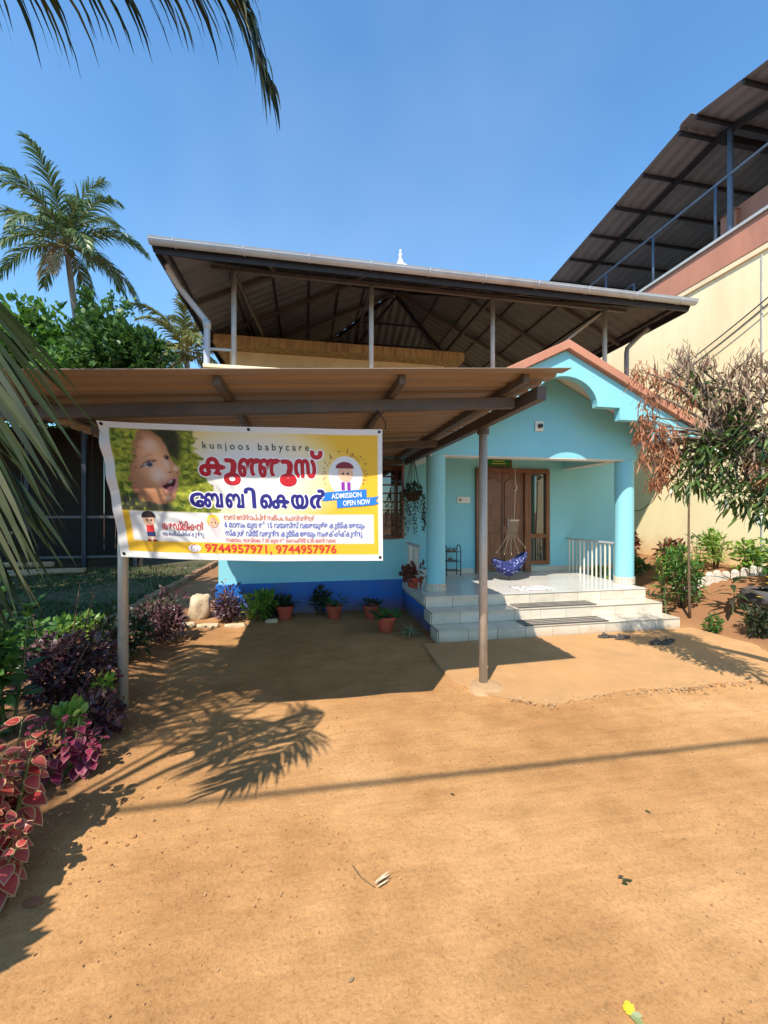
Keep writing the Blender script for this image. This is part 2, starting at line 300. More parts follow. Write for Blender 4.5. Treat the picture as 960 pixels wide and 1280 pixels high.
# ------------------------------------------------------------------ ground: one sheet to the horizon
def sst(t): t = min(1, max(0, t)); return t * t * (3 - 2 * t)
def gz(x, y):
    h = .68 * sst((x - 5.75) / 1.9) * sst((y - 3.2) / 2.0)
    h += .07 * sst((-1.55 - x) / .5) * sst((5.9 - y) / .8) * sst((y - 1.2) / .8)
    return h
def axis_vals(lo, hi, step, far):
    a = list(np.arange(lo, hi + 1e-6, step)); s = step; v = lo; left = []
    while v > -far: s *= 1.45; v -= s; left.append(v)
    s = step; v = hi; right = []
    while v < far: s *= 1.45; v += s; right.append(v)
    return left[::-1] + a + right
xs = axis_vals(-3.6, 8.4, .055, 900); ys = axis_vals(.4, 8.0, .055, 900)
gv = []
for y in ys:
    for x in xs:
        z = gz(x, y)
        if -5 < x < 9 and 0 < y < 9: z += .012 * noise.noise((x * 1.1, y * 1.1, 0)) + .0055 * noise.noise((x * 6, y * 6, 3)) + .0035 * noise.noise((x * 15, y * 15, 7)) - .006
        gv.append((x, y, z))
nx = len(xs)
gf = [(j*nx+i, j*nx+i+1, (j+1)*nx+i+1, (j+1)*nx+i) for j in range(len(ys)-1) for i in range(nx-1)]
gm = bpy.data.meshes.new('ground'); gm.from_pydata(gv, [], gf)
tag(link('ground', gm, M['soil'], smooth=True), kind='structure')
# lawn sheet on the left beyond the kerb
lm = MB(); n1 = 24
for j in range(n1 + 1):
    for i in range(n1 + 1):
        x = -24 + i * (21.0 / n1); y = 5.0 + j * 14 / n1; lm.v.append((x, y, .02 + .03 * noise.noise((x * .7, y * .7, 1))))
lm.f = [(j*(n1+1)+i, j*(n1+1)+i+1, (j+1)*(n1+1)+i+1, (j+1)*(n1+1)+i) for j in range(n1) for i in range(n1)]; lm.mi = [0] * len(lm.f)
tag(lm.raw('lawn', M['lawn'], smooth=True), kind='structure')
# concrete apron before the steps with its broken front edge
rnd = random.Random(3)
edge = [(1.42, 4.1), (1.40, 3.85), (1.62, 3.52), (1.80, 3.38), (2.06, 3.22), (2.30, 3.24), (2.7, 3.3), (3.1, 3.36), (3.57, 3.28), (4.0, 3.33), (4.5, 3.28), (5.2, 3.5), (5.6, 4.2), (5.5, 4.95)]
ap = []
for (a, b_) in zip(edge[:-1], edge[1:]):
    for k in range(8):
        t = k / 8; ap.append((a[0] + (b_[0]-a[0])*t + rnd.uniform(-.018, .018), a[1] + (b_[1]-a[1])*t + rnd.uniform(-.018, .018)))
ap += [(5.5, 4.985), (1.45, 4.985)]
tag(MB().prism(ap, -.02, .014, 'z').build('pavement', M['concrete'], None, .006), kind='structure')

# ------------------------------------------------------------------ the house
house = empty('house', (2.4, 7, 0), 'single storey light blue house with gabled porch and tin roof over its terrace', 'house')
def H(name, mat, *d, bevel=0, parent=None): return box(name, mat, parent or house, *d, bevel=bevel)
XL, XR, YW, YB = -1.44, 6.55, 7.0, 14.6
# walls
H('wall', M['blue'], XL, .33, YW, YW + .2, .51, 3.1)
H('wall', M['blue'], .33, 1.60, YW + .002, YW + .2, .51, 1.22)
H('wall', M['blue'], .33, 1.60, YW + .002, YW + .2, 2.52, 3.1)
H('wall', M['blue'], 1.60, 1.86, YW, YW + .62, .486, 3.1)
H('wall', M['blue'], 1.86, XR, 7.6, 7.8, .12, 3.1)
H('wall', M['blue'], XL, XL + .2, YW + .2, YB, .51, 3.1)
H('wall', M['blue'], XR - .2, XR, 7.8, YB, -.05, 3.1)
H('wall', M['blue'], XL + .2, XR - .2, YB - .2, YB, -.05, 3.1)
H('plinth', M['royal'], XL - .04, 1.66, YW - .05, YW + .2, -.05, .51, bevel=.008)
H('plinth', M['royal'], XL - .04, XL + .2, YW + .2, YB, -.05, .51)
H('terrace_slab', M['cream2'], XL - .1, XR + .1, YW - .12, YB + .1, 3.1, 3.26)
H('parapet', M['cream2'], XL - .16, 1.5, YW - .14, YW + .02, 3.26, 4.0, bevel=.01)
H('parapet', M['cream2'], XL - .16, XL, YW + .02, YB, 3.26, 3.94)
H('parapet', M['cream2'], 5.9, XR + .06, YW - .14, YW + .02, 3.26, 3.8)
H('parapet_cap', M['cream'], XL - .20, 1.5, YW - .18, YW + .06, 4.002, 4.06, bevel=.008)
# upper block behind the terrace
ub = H('stair_room', M['cream2'], -1.7, 3.25, 9.4, 13.6, 3.26, 5.26)
H('slab_edge', M['slabedge'], -1.95, 3.62, 9.0, 13.9, 5.265, 5.45, parent=ub)
H('shutter_panel', M['cream'], -.95, .95, 9.37, 9.40, 4.0, 4.95, parent=ub)
H('shutter_panel', M['cream'], 1.02, 2.0, 9.37, 9.40, 4.0, 4.85, parent=ub)
H('vent', M['black'], 1.98, 2.3, 9.385, 9.42, 4.78, 4.86, parent=ub)
# window left of the porch, mostly behind the banner
win = empty('window', (1, YW, 1.2)); setpar(win, house)
fr = MB().box(.33, 1.60, YW - .03, YW + .12, 1.22, 1.29).box(.33, 1.60, YW - .03, YW + .12, 2.45, 2.52)
for x in (.33, .72, 1.13, 1.53): fr.box(x, x + .07, YW - .028, YW + .118, 1.29, 2.45)
fr.build('frame', M['woodd'], win, .006)
for x0, x1 in ((.40, .72), (.79, 1.13), (1.20, 1.53)):
    box('pane', M['glass'], win, x0, x1, YW + .06, YW + .075, 1.29, 2.45)
    for k in range(7): box('bar', M['wood'], win, x0, x1, YW + .02, YW + .04, 1.42 + k * .15, 1.445 + k * .15)
sh = MB().box(1.55, 1.585, YW - .42, YW - .035, 1.25, 2.49); 
sh.build('shutter', M['wood'], win, .005)
box('shutter_glass', M['glass'], win, 1.545, 1.55, YW - .36, YW - .10, 1.34, 2.40)
# porch floor and steps
PX0, PX1 = 1.66, 5.33
H('porch_base', M['royal'], PX0 + .012, PX1 - .012, 5.615, 7.6, -.05, .462)
def tile(parent, mat, *d): return box('tile', mat, parent, *d)
nT = 9; tw = (PX1 - PX0) / nT
for k, (yf, zt) in enumerate(((5.0, .16), (5.3, .32), (5.6, .48))):
    yb = yf + .315
    core = MB().box(PX0 - .006 if k < 2 else PX0 + .006, PX1 - .006, yf + .014, (yb if k < 2 else 7.6), -.05 if k == 0 else zt - .17, zt - .014).build('step' if k < 2 else 'porch_floor', M['grout'], house)
    ex = .03 * (2 - k)
    for i in range(nT):
        a = PX0 + i * tw + .003; b_ = a + tw - .006
        off = rnd.uniform(-.0015, .0015)
        tile(core, M['tile'], a, b_, yf + off, yf + .012 + off, (-.05 if k == 0 else zt - .158), zt - .016)
        if k < 2: tile(core, M['tile'], a, b_, yf - .012, yb - .018, zt - .010, zt + off * .5)
    if k < 2:
        for y0, y1 in ((yf, yf + .30),):
            tile(core, M['tile'], PX0 - .02, PX0 - .008, y0, y1, (-.05 if k == 0 else zt - .158), zt - .016)
            tile(core, M['tile'], PX1 - .004, PX1 + .008, y0, y1, (-.05 if k == 0 else zt - .158), zt - .016)
    else:
        fy = 5.588; n2 = 4; dy = (7.6 - fy) / n2
        for i in range(6):
            for j in range(n2):
                w6 = (PX1 - PX0 + .02) / 6; a = PX0 - .01 + i * w6 + .0015; y0 = fy + j * dy + .0015
                tile(core, M['ftile'], a, a + w6 - .003, y0, y0 + dy - .003, zt - .012, zt + rnd.uniform(-.0006, .0006))
        tile(core, M['tile'], PX0 - .022, PX0 - .010, 5.6, 6.99, .36, .466)
# skirting along the porch back wall
H('skirting', M['tile'], 1.87, 3.26, 7.585, 7.6, .482, .58); H('skirting', M['tile'], 4.42, XR - .02, 7.585, 7.6, .482, .58)
# columns
for x in (1.96, 5.33):
    c = MB().lathe([(.148, .5), (.148, 2.57)], (x, 6.05, 0), 32).build('porch_column', M['blue'], house, smooth=True)
    s = MB()
    for k in range(20):
        a0 = 2 * math.pi * (k + .05) / 20; a1 = 2 * math.pi * (k + .95) / 20
        p = [(x + r * math.cos(a), 6.05 + r * math.sin(a)) for r, a in ((.145, a0), (.145, a1), (.163, a1), (.163, a0))]
        s.prism(p, .482, .60, 'z')
    s.build('tile_base', M['tile'], c)
# gable wall above the beam, side beams, ceiling
AX, AZ, SL = 3.70, 4.19, .485
def rz(x, off=0): return AZ - SL * abs(x - AX) - off
H('porch_beam', M['blue'], 1.83, 5.46, 5.93, 6.16, 2.58, 2.82)
H('beam_soffit', M['white'], 1.83, 5.46, 5.932, 6.158, 2.565, 2.578)
MB().prism([(1.83, 2.82), (5.46, 2.82), (5.46, rz(5.46, .22)), (AX, rz(AX, .22)), (1.83, rz(1.83, .22))], 5.935, 6.15, 'y').build('gable_wall', M['blue'], house)
for x in (1.84, 5.22):
    H('side_beam', M['blue'], x, x + .22, 6.16, 7.6, 2.60, 2.9); H('beam_soffit', M['white'], x + .002, x + .218, 6.16, 7.6, 2.585, 2.598)
H('ceiling', M['white'], 1.86, 5.44, 6.16, 7.6, 2.905, 2.96)
# projecting gable front with the arched cut-out
half = []
for k in range(13):
    a = math.pi / 2 * k / 12; half.append((.52 * math.sin(a), 3.26 + .42 * math.cos(a)))
half += [(.90, 3.26), (.90, 3.08), (1.55, 3.08), (1.55, 2.80), (2.30, 2.80), (2.30, rz(AX + 2.30, .13))]
poly = [(AX + x, z) for x, z in half] + [(AX, rz(AX, .13))] + [(AX - x, z) for x, z in reversed(half[1:])]
MB().prism(poly, 5.30, 5.42, 'y').build('gable_front', M['blue'], house, .006)
def chevron(o0, o1, w): return [(AX, rz(AX, o0)), (AX + w, rz(AX + w, o0)), (AX + w, rz(AX + w, o1)), (AX, rz(AX, o1)), (AX - w, rz(AX - w, o1)), (AX - w, rz(AX - w, o0))]
MB().prism(chevron(0, .127, 2.38), 5.22, 5.44, 'y').build('barge_band', M['terra'], house, .008)
gr = MB().prism(chevron(.02, .12, 2.34), 5.44, 7.6, 'y').build('gable_roof', M['terra'], house)
MB().prism(chevron(.123, .20, 2.28), 5.42, 7.6, 'y').build('soffit', M['white'], gr)
H('eave_return', M['blue'], 5.46, 6.0, 5.42, 7.59, 2.80, 2.88)
lamp = empty('wall_lamp', (3.65, 5.93, 3.08)); setpar(lamp, house)
MB().box(3.58, 3.72, 5.905, 5.935, 3.0, 3.16).build('plate', M['plastic_w'], lamp, .01)
MB().tube([(3.65, 5.90, 3.08), (3.65, 5.86, 3.075)], .035, 12).build('socket', M['black'], lamp)
# door with side light
door = empty('door', (3.9, 7.6, .48)); setpar(door, house)
D0, D1, D2, ZT = 3.28, 4.40, 4.89, 2.58
fr = MB().box(D0, D0 + .09, 7.53, 7.66, .482, ZT).box(D1 - .07, D1 + .07, 7.53, 7.66, .482, ZT).box(D2 - .08, D2, 7.53, 7.66, .62, ZT)
fr.box(D0 + .09, D1 - .07, 7.532, 7.658, ZT - .09, ZT).box(D1 + .07, D2 - .08, 7.532, 7.658, ZT - .09, ZT).box(D1 + .07, D2 - .08, 7.532, 7.658, .62, .71).box(D1 + .07, D2 - .08, 7.534, 7.656, 1.17, 1.25)
fr.build('frame', M['wood'], door, .008)
MB().box(D0 + .09, D1 - .07, 7.585, 7.63, .49, ZT - .09).build('leaf', M['wood'], door)
for (x0, x1, z0, z1, arch) in ((3.45, 3.82, 1.42, 2.30, 1), (3.90, 4.26, 1.42, 2.30, 1), (3.45, 3.82, .62, 1.28, 0), (3.90, 4.26, .62, 1.28, 0)):
    p = [(x0, z0), (x1, z0), (x1, z1)] + ([(x1 + (x0 - x1) * t, z1 + .09 * math.sin(math.pi * t)) for t in (.2, .4, .6, .8)] if arch else []) + [(x0, z1)]
    pn = MB().prism(p, 7.562, 7.59, 'y').build('panel', M['wood'], door, .012)
box('meeting_stile', M['woodd'], door, 3.848, 3.872, 7.57, 7.59, .5, ZT - .1)
MB().tube([(3.96, 7.58, 1.40), (3.96, 7.53, 1.42), (3.96, 7.53, 1.58), (3.96, 7.58, 1.60)], .009, 8).build('handle', M['gpost'], door)
box('pane', M['glass'], door, D1 + .07, D2 - .08, 7.59, 7.60, 1.25, ZT - .09)
box('pane', M['glass'], door, D1 + .07, D2 - .08, 7.592, 7.602, .71, 1.17)
# switch board
sb = empty('switch_board', (3.03, 7.6, 1.95)); setpar(sb, house)
MB().box(2.90, 3.17, 7.575, 7.60, 1.88, 2.0).build('plate', M['plastic_w'], sb, .006)
for k in range(3): box('switch', M['white' if k else 'woodd'], sb, 2.94 + k * .07, 2.975 + k * .07, 7.566, 7.576, 1.915, 1.965)
# porch railings
for x in (1.74, 5.31):
    rl = empty('railing', (x, 6.9, .48)); setpar(rl, house)
    MB().bar((x, 6.2, 1.15), (x, 7.6 if x > 3 else 7.0, 1.15), .05, .035).build('top_rail', M['gpost'], rl, .006)
    y1 = 7.55 if x > 3 else 6.98; n = 12 if x > 3 else 7
    for k in range(n):
        y = 6.25 + (y1 - 6.3) * k / (n - 1)
        MB().bar((x, y, .482), (x, y, 1.135), .022, .022).build('baluster', M['white'] if k % 3 else M['gpost'], rl)

# ---- steel roof above the terrace: pyramid on posts
EX0, EX1, EY0, EY1, EZ, MS = -2.14, 6.83, 6.2, 15.17, 5.47, .5
CX, CY = (EX0 + EX1) / 2, (EY0 + EY1) / 2; AZ2 = EZ + MS * (CX - EX0)
troof = empty('terrace_roof', (CX, 6.9, 4)); setpar(troof, house)
def hip_sheet(e0, e1, inward, nrib):       # corrugated triangle from an eave edge to the apex
    e0 = Vector(e0); e1 = Vector(e1); ap_ = Vector((CX, CY, AZ2)); s = MB(); n = nrib * 4; L = (e1 - e0)
    prof = (0, .022, .022, 0)
    for i in range(n + 1):
        t = i / n; base = e0 + L * t; w = 1 - abs(2 * t - 1)
        top = base + Vector(inward) * (w * (ap_ - (e0 + e1) / 2).length)
        dz = Vector((0, 0, prof[i % 4])); s.v += [tuple(base + dz), tuple(top + dz)]
        if i: s.f.append((2*i-2, 2*i, 2*i+1, 2*i-1)); s.mi.append(0)
    return s
for e0, e1 in (((EX0, EY0), (EX1, EY0)), ((EX1, EY0), (EX1, EY1)), ((EX1, EY1), (EX0, EY1)), ((EX0, EY1), (EX0, EY0))):
    e0 = (*e0, EZ); e1 = (*e1, EZ); mid = (Vector(e0) + Vector(e1)) / 2
    hip_sheet(e0, e1, (Vector((CX, CY, AZ2)) - mid).normalized(), 40).raw('roof_sheet', M['gsheet'], troof)
def onroof(x, y, off=.05): return (x, y, EZ + MS * min(x - EX0, EX1 - x, y - EY0, EY1 - y) - off)
for (x, y) in ((EX0, EY0), (EX1, EY0), (EX0, EY1), (EX1, EY1)):
    MB().bar(onroof(x, y, .05), (CX, CY, AZ2 - .06), .06, .09).build('hip_rafter', M['dsteel'], troof)
for y in (7.85, 9.3, CY, 12.1, 13.5):      # rafters of the side slopes
    lim = min(y - EY0, EY1 - y, CX - EX0)
    MB().bar(onroof(EX0 + .03, y, .06), onroof(EX0 + lim, y, .06), .05, .08).build('rafter', M['steel'], troof)
    MB().bar(onroof(EX1 - .03, y, .06), onroof(EX1 - lim, y, .06), .05, .08).build('rafter', M['steel'], troof)
for x in (-.6, .9, CX, 3.8, 5.3):
    lim = min(x - EX0, EX1 - x)
    MB().bar(onroof(x, EY0 + .03, .06), onroof(x, EY0 + lim, .06), .05, .08).build('rafter', M['steel'], troof)
for k in range(6):                          # purlin rings
    o = .12 + k * .68
    q = [(EX0 + o, EY0 + o), (EX1 - o, EY0 + o), (EX1 - o, EY1 - o), (EX0 + o, EY1 - o)]
    for a, b_ in zip(q, q[1:] + q[:1]): MB().bar(onroof(*a, .02), onroof(*b_, .02), .035, .035).build('purlin', M['dsteel'], troof)
PZ = 5.66
for x in (-1.2, 1.09, 3.37, 5.73):
    MB().tube([(x, 7.0, 3.95), (x, 7.0, PZ)], .042, 12).build('post', M['gpost'], troof, smooth=True)
for x in (-1.2, 1.09, 3.37, 5.73): MB().tube([(x, 12.4, 3.26), (x, 12.4, PZ)], .042, 10).build('post', M['gpost'], troof, smooth=True)
MB().bar((-1.55, 7.0, PZ + .03), (6.2, 7.0, PZ + .03), .06, .06).build('tie_beam', M['steel'], troof)
MB().bar((-1.55, 12.4, PZ + .03), (6.2, 12.4, PZ + .03), .06, .06).build('tie_beam', M['dsteel'], troof)
for x in (-1.2, 1.09, 3.37, 5.73): MB().bar((x, 7.0, PZ + .03), (x, 12.4, PZ + .03), .05, .06).build('tie_beam', M['dsteel'], troof)
MB().bar((-1.17, 7.05, 5.62), (-.95, 9.0, 5.50), .045, .045).build('brace', M['steel'], troof)
MB().bar((5.70, 7.05, 5.62), (4.2, 7.3, 4.45), .04, .04).build('brace', M['gpost'], troof)
MB().bar((1.1, 9.7, PZ), (CX, CY, AZ2 - .2), .05, .05).build('brace', M['dsteel'], troof)
MB().bar((3.37, 9.7, PZ), (CX, CY, AZ2 - .2), .05, .05).build('brace', M['dsteel'], troof)
MB().bar((-1.55, 7.0, 4.36), (-1.2, 7.0, 4.36), .035, .035).build('brace', M['gpost'], troof)
# fascia and gutter
MB().bar((EX0 + .02, EY0 + .02, EZ - .05), (EX1 - .02, EY0 + .02, EZ - .05), .025, .13).build('fascia', M['dsteel'], troof)
for x in (EX0 + .02, EX1 - .02): MB().bar((x, EY0 + .04, EZ - .05), (x, EY1, EZ - .05), .025, .13).build('fascia', M['dsteel'], troof)
g = MB(); pr = [(-.075 + .075 * math.cos(a), -.075 * math.sin(a)) for a in [math.pi * k / 8 for k in range(9)]]
prof = [(EY0 + y, EZ + .03 + z) for y, z in pr]; prof += [(y + (.006 if i == 0 else (-.006 if i == 8 else 0)), z + .006) for i, (y, z) in reversed(list(enumerate(prof)))]
g.prism(prof, EX0 - .03, EX1 + .03, 'x'); gut = g.build('gutter', M['gutter'], troof)
for k in range(10):
    x = EX0 + .3 + k * .93
    pts = [(x, EY0 + .012, EZ - .02)] + [(x, EY0 + y * 1.06 - .001 + .004, EZ + .03 + z * 1.06) for y, z in pr] + [(x, EY0 - .05, EZ + .05)]
    MB().tube(pts, .008, 6).build('bracket', M['pvc'], gut)
MB().tube([(-2.10, 6.55, 5.42), (-2.02, 6.9, 5.28), (-1.63, 6.93, 4.80), (-1.60, 6.93, 4.66), (-1.60, 6.90, 3.5), (-1.56, 6.9, 3.3)], .05, 12).build('downpipe', M['pvc'], troof, smooth=True)
MB().tube([(-1.60, 6.93, 4.78), (-1.60, 6.93, 4.66)], .06, 12).build('pipe_joint', M['pvc'], troof, smooth=True)
MB().tube([(6.74, 7.0, 5.40), (6.70, 7.2, 5.32), (6.42, 7.2, 5.05), (6.40, 7.2, 4.95), (6.40, 7.2, 3.3)], .045, 12).build('downpipe', M['pipe_d'], troof, smooth=True)
MB().lathe([(.0, 1.12), (.025, 1.10), (.02, 1.0), (.05, .97), (.05, .92), (.03, .88), (.07, .80), (.10, .70), (.24, .60), (.30, .52), (.30, .46), (.12, .40), (.16, .1), (.2, -.15)], (CX + .12, CY, AZ2), 20).build('finial', M['white'], troof, smooth=True)

# ------------------------------------------------------------------ carport in front of the left wing
cp = empty('carport', (0, 5, 0), 'low beige sheet roofed carport on steel poles against the blue house front', 'carport')
def cz(x): return 2.525 + .068 * x
CX0, CX1 = -2.05, 1.80
for k in range(4):
    y0 = 2.5 + k * 1.128; s = MB(); pts = []; n = 6; w = 1.14 / n
    for i in range(n):
        for fy, fz in ((0, 0), (.55, 0), (.68, .03), (.87, .03)): pts.append((y0 + (i + fy) * w, fz))
    pts.append((y0 + 1.14, 0)); lift = .004 * (k % 2)
    for y, z in pts:
        for x in (CX0, -.7, .6, CX1 if k else CX1 - .01): s.v.append((x, y, cz(x) + z + lift + .05))
    for i in range(len(pts) - 1):
        for j in range(3): s.f.append((i*4+j, i*4+j+1, i*4+j+5, i*4+j+4)); s.mi.append(0)
    o = s.raw('roof_sheet', M['sheet'], cp); so_ = o.modifiers.new('thick', 'SOLIDIFY'); so_.thickness = .004
for y, mt in ((3.0, 'steel'), (4.95, 'steel'), (6.85, 'steel')):
    MB().bar((CX0 + .1, y, cz(CX0 + .1) - .06), (1.62, y, cz(1.62) - .06), .06, .085).build('cross_beam', M[mt], cp, .004)
for x in (-1.75, -.55, .62, 1.52):
    MB().bar((x, 2.62, cz(x) + .018), (x, 6.95, cz(x) + .018), .045, .06).build('rafter', M['steel'], cp, .003)
for x in (1.70, -1.62):
    MB().bar((x, 2.72 if x > 0 else 3.5, cz(x) - .06), (x, 6.94, cz(x) - .06), .075, .10).build('side_beam', M['steel'], cp, .004)
for x, y in ((1.70, 3.74), (-1.60, 3.92)):
    p = MB().tube([(x, y, -.1), (x, y, cz(x) - .11)], .041, 16).build('pole', M['pole'], cp, smooth=True)
    MB().tube([(x, y, cz(x) - .17), (x, y, cz(x) - .11)], .06, 12).build('collar', M['steel'], p)
    if x > 0:
        s = MB(); n = 14; rr = [rnd.uniform(.14, .21) for _ in range(n)]
        for zz, k in ((-.03, 1.25), (.012, 1.0), (.026, .7)): s.v += [(x + rr[i]*k*math.cos(6.283*i/n), y - .05 + rr[i]*k*math.sin(6.283*i/n), zz) for i in range(n)]
        for a in range(2):
            for i in range(n): s.f.append((a*n+i, a*n+(i+1) % n, (a+1)*n+(i+1) % n, (a+1)*n+i)); s.mi.append(0)
        s.f.append(tuple(range(2*n, 3*n))); s.mi.append(0); s.build('footing', M['footing'], p)
s = MB(); s.tube([(.5, 2.95, cz(.5)-.1), (.56, 2.9, 2.35), (.55, 2.88, 2.30)], .004, 5).tube([(-1.5, 3.0, cz(-1.5)-.1), (-1.35, 2.88, 2.27)], .004, 5)
s.build('tie_wire', M['black'], cp)

# ------------------------------------------------------------------ neighbour's building on the right
nb = empty('neighbour_building', (8.2, 6, 0), 'tall cream building with brown parapet and railed terrace under a dark tin roof', 'building')
NX = 8.0
def NBx(name, mat, *d, parent=None, bevel=0): return box(name, mat, parent or nb, *d, bevel=bevel)
NBx('wall', M['cream'], NX, 16, 2.0, 16, -.3, 6.46)
NBx('parapet', M['terra'], NX - .05, NX + .12, 1.95, 16.05, 6.46, 7.02, bevel=.01)
NBx('parapet_cap', M['gpost'], NX - .09, NX + .16, 1.95, 16.05, 7.022, 7.08)
NBx('drip_band', M['cream2'], NX - .04, NX, 1.96, 16, 6.36, 6.458)
NBx('terrace', M['cream2'], NX + .12, 16, 2.0, 16, 6.462, 6.6)
NBx('raised_wall', M['terra'], NX + .35, NX + .5, 2.0, 6.75, 6.6, 7.75, bevel=.01)
MB().add([(8.25, 6.5, 7.66), (8.65, 6.5, 7.66), (8.65, 6.85, 7.66), (8.25, 6.85, 7.66), (8.45, 6.68, 7.86)], [(3, 2, 1, 0), (0, 1, 4), (1, 2, 4), (2, 3, 4), (3, 0, 4)]).build('pier_cap', M['terra'], nb)
NBx('pier', M['terra'], 8.27, 8.63, 6.52, 6.83, 7.08, 7.655)
rl = empty('railing', (NX, 7, 7.08)); setpar(rl, nb)
MB().tube([(NX + .03, 2.0, 8.24), (NX + .03, 15.6, 8.24)], .03, 10).build('top_rail', M['bsteel'], rl, smooth=True)
for y in (3.7, 5.2, 6.73, 8.22, 9.75, 11.3, 12.8, 14.3): MB().tube([(NX + .03, y, 7.08), (NX + .03, y, 8.22)], .028, 10).build('rail_post', M['bsteel'], rl, smooth=True)
for y0 in (9.3,): MB().tube([(8.5, y0, 6.6), (8.5, y0, 7.75), (8.5, y0 + .8, 7.75), (8.5, y0 + .8, 6.6)], .03, 8).build('frame', M['bsteel'], rl)
nr = empty('terrace_roof', (8, 7, 9)); setpar(nr, nb)
RY, RZ_ = 6.6, 9.26
def nz(y): return RZ_ - (.118 * (y - RY) if y > RY else .25 * (RY - y))
def ribsheet(x0, x1, y0, y1, z0, z1, n):
    s = MB(); prof = (0, 0, .045, .045)
    for i in range(n * 4 + 1):
        x = x0 + (x1 - x0) * (i + (.0 if i % 4 in (0, 2) else -.3 if i % 4 == 3 else .3)) / (n * 4); dz = prof[i % 4]
        s.v += [(x, y0, z0 + dz), (x, y1, z1 + dz)]
        if i: s.f.append((2*i-2, 2*i, 2*i+1, 2*i-1)); s.mi.append(0)
    return s
for k in range(4):
    xa = 7.2 + k * 2.4; xb = xa + 2.42
    ribsheet(xa, xb, 1.0, RY - .12, nz(1.0), nz(RY - .12), 9).raw('roof_sheet', M['nsheet'], nr)
    ribsheet(xa, xb, RY + .12, 15.6, nz(RY + .12), nz(15.6), 9).raw('roof_sheet', M['nsheet'], nr)
MB().prism([(RY - .16, nz(RY - .16) + .03), (RY - .1, RZ_ + .07), (RY + .1, RZ_ + .07), (RY + .16, nz(RY + .16) + .03), (RY + .1, RZ_ + .055), (RY - .1, RZ_ + .055)], 7.19, 16.8, 'x').build('ridge_cap', M['nsheet'], nr)
for y in (1.3, 3.1, 4.4, 5.58, 6.42, 6.78, 7.67, 8.5, 9.34, 10.19, 11.1, 12.1, 13.2, 14.4): MB().bar((7.22, y, nz(y) - .035), (16.7, y, nz(y) - .035), .05, .06).build('purlin', M['dsteel'], nr)
for x in (8.05, 10.6, 13.2):
    MB().bar((x, 1.1, nz(1.1) - .11), (x, RY, RZ_ - .11), .07, .10).build('rafter', M['dsteel'], nr)
    MB().bar((x, RY, RZ_ - .11), (x, 15.4, nz(15.4) - .11), .07, .10).build('rafter', M['dsteel'], nr)
    MB().tube([(x, 6.46, 6.6), (x, 6.46, RZ_ - .15)], .05, 10).build('roof_post', M['bsteel'], nr, smooth=True)
    MB().tube([(x, 12.5, 6.6), (x, 12.5, nz(12.5) - .15)], .05, 10).build('roof_post', M['bsteel'], nr, smooth=True)
MB().bar((8.05, RY, RZ_ - .2), (16, RY, RZ_ - .2), .10, .14).build('ridge_beam', M['dsteel'], nr)
# cables slung along the cream wall
def sag(a, b_, d_, n=20): a = Vector(a); b_ = Vector(b_); return [a.lerp(b_, i / n) - Vector((0, 0, d_ * 4 * (i / n) * (1 - i / n))) for i in range(n + 1)]
cb = MB().tube(sag((NX - .06, 4.0, 6.3), (NX - .06, 9.6, 4.3), .25), .012, 6).tube(sag((NX - .07, 4.0, 6.26), (NX - .07, 9.6, 4.22), .33), .010, 6).tube(sag((NX - .04, 4.2, 4.6), (NX - .04, 8.6, 4.1), .08), .006, 5)
cb.tube([(NX - .02, 8.3, 3.4), (NX - .02, 8.1, 2.6), (NX - .02, 8.15, 2.0), (NX - .02, 8.5, 1.75), (NX - .02, 9.2, 1.7)], .007, 5)
cb.build('wall_cable', M['cable'], nb, smooth=True)
MB().tube([(NX - .02, 5.85, .7), (NX - .02, 5.85, 6.3)], .012, 6).build('conduit', M['gpost'], nb)
NBx('meter_ledge', M['gpost'], NX - .35, NX, 8.2, 9.6, 3.42, 3.50)

# ------------------------------------------------------------------ printed cloth banner hung from the carport
ban = empty('banner', (-.35, 2.87, 1.4), 'yellow and white printed baby care banner with laughing baby face and phone numbers', 'banner')
BC = [Vector((-1.33, 2.87, 2.285)), Vector((.53, 2.87, 2.30)), Vector((.53, 2.87, 1.35)), Vector((-1.19, 2.87, 1.41))]   # TL TR BR BL
def bsurf(u, v, off=0):                    # u to the right, v downwards, 0..1
    p = BC[0].lerp(BC[1], u).lerp(BC[3].lerp(BC[2], u), v)
    y = .010 * math.sin(7.5 * u + 1.2 * v + .4) + .006 * math.sin(17 * u - 5 * v) + .012 * math.sin(3 * v + 2 * u)
    y += .02 * math.exp(-u * 22) * math.sin(26 * v + 9 * u) * (1 - v)          # gathers by the tied left edge
    z = -.012 * math.sin(math.pi * u) * (1 - v) - .012 * math.sin(math.pi * u) * v
    return (p.x, p.y + y - off, p.z + z)
def ss(a, b_, x): t = np.clip((x - a) / (b_ - a), 0, 1); return t * t * (3 - 2 * t)
def ell(U, V, cx, cy, rx, ry, ang=0):      # signed distance-ish, <1 inside; aspect corrected to width units
    c, s_ = math.cos(ang), math.sin(ang); x = (U - cx) * 2.0; y = V - cy
    return np.sqrt(((x * c + y * s_) / rx) ** 2 + ((-x * s_ + y * c) / ry) ** 2)
NU, NV = 400, 200
U, V = np.meshgrid(np.linspace(0, 1, NU + 1), np.linspace(0, 1, NV + 1))
rs = np.random.RandomState(5)
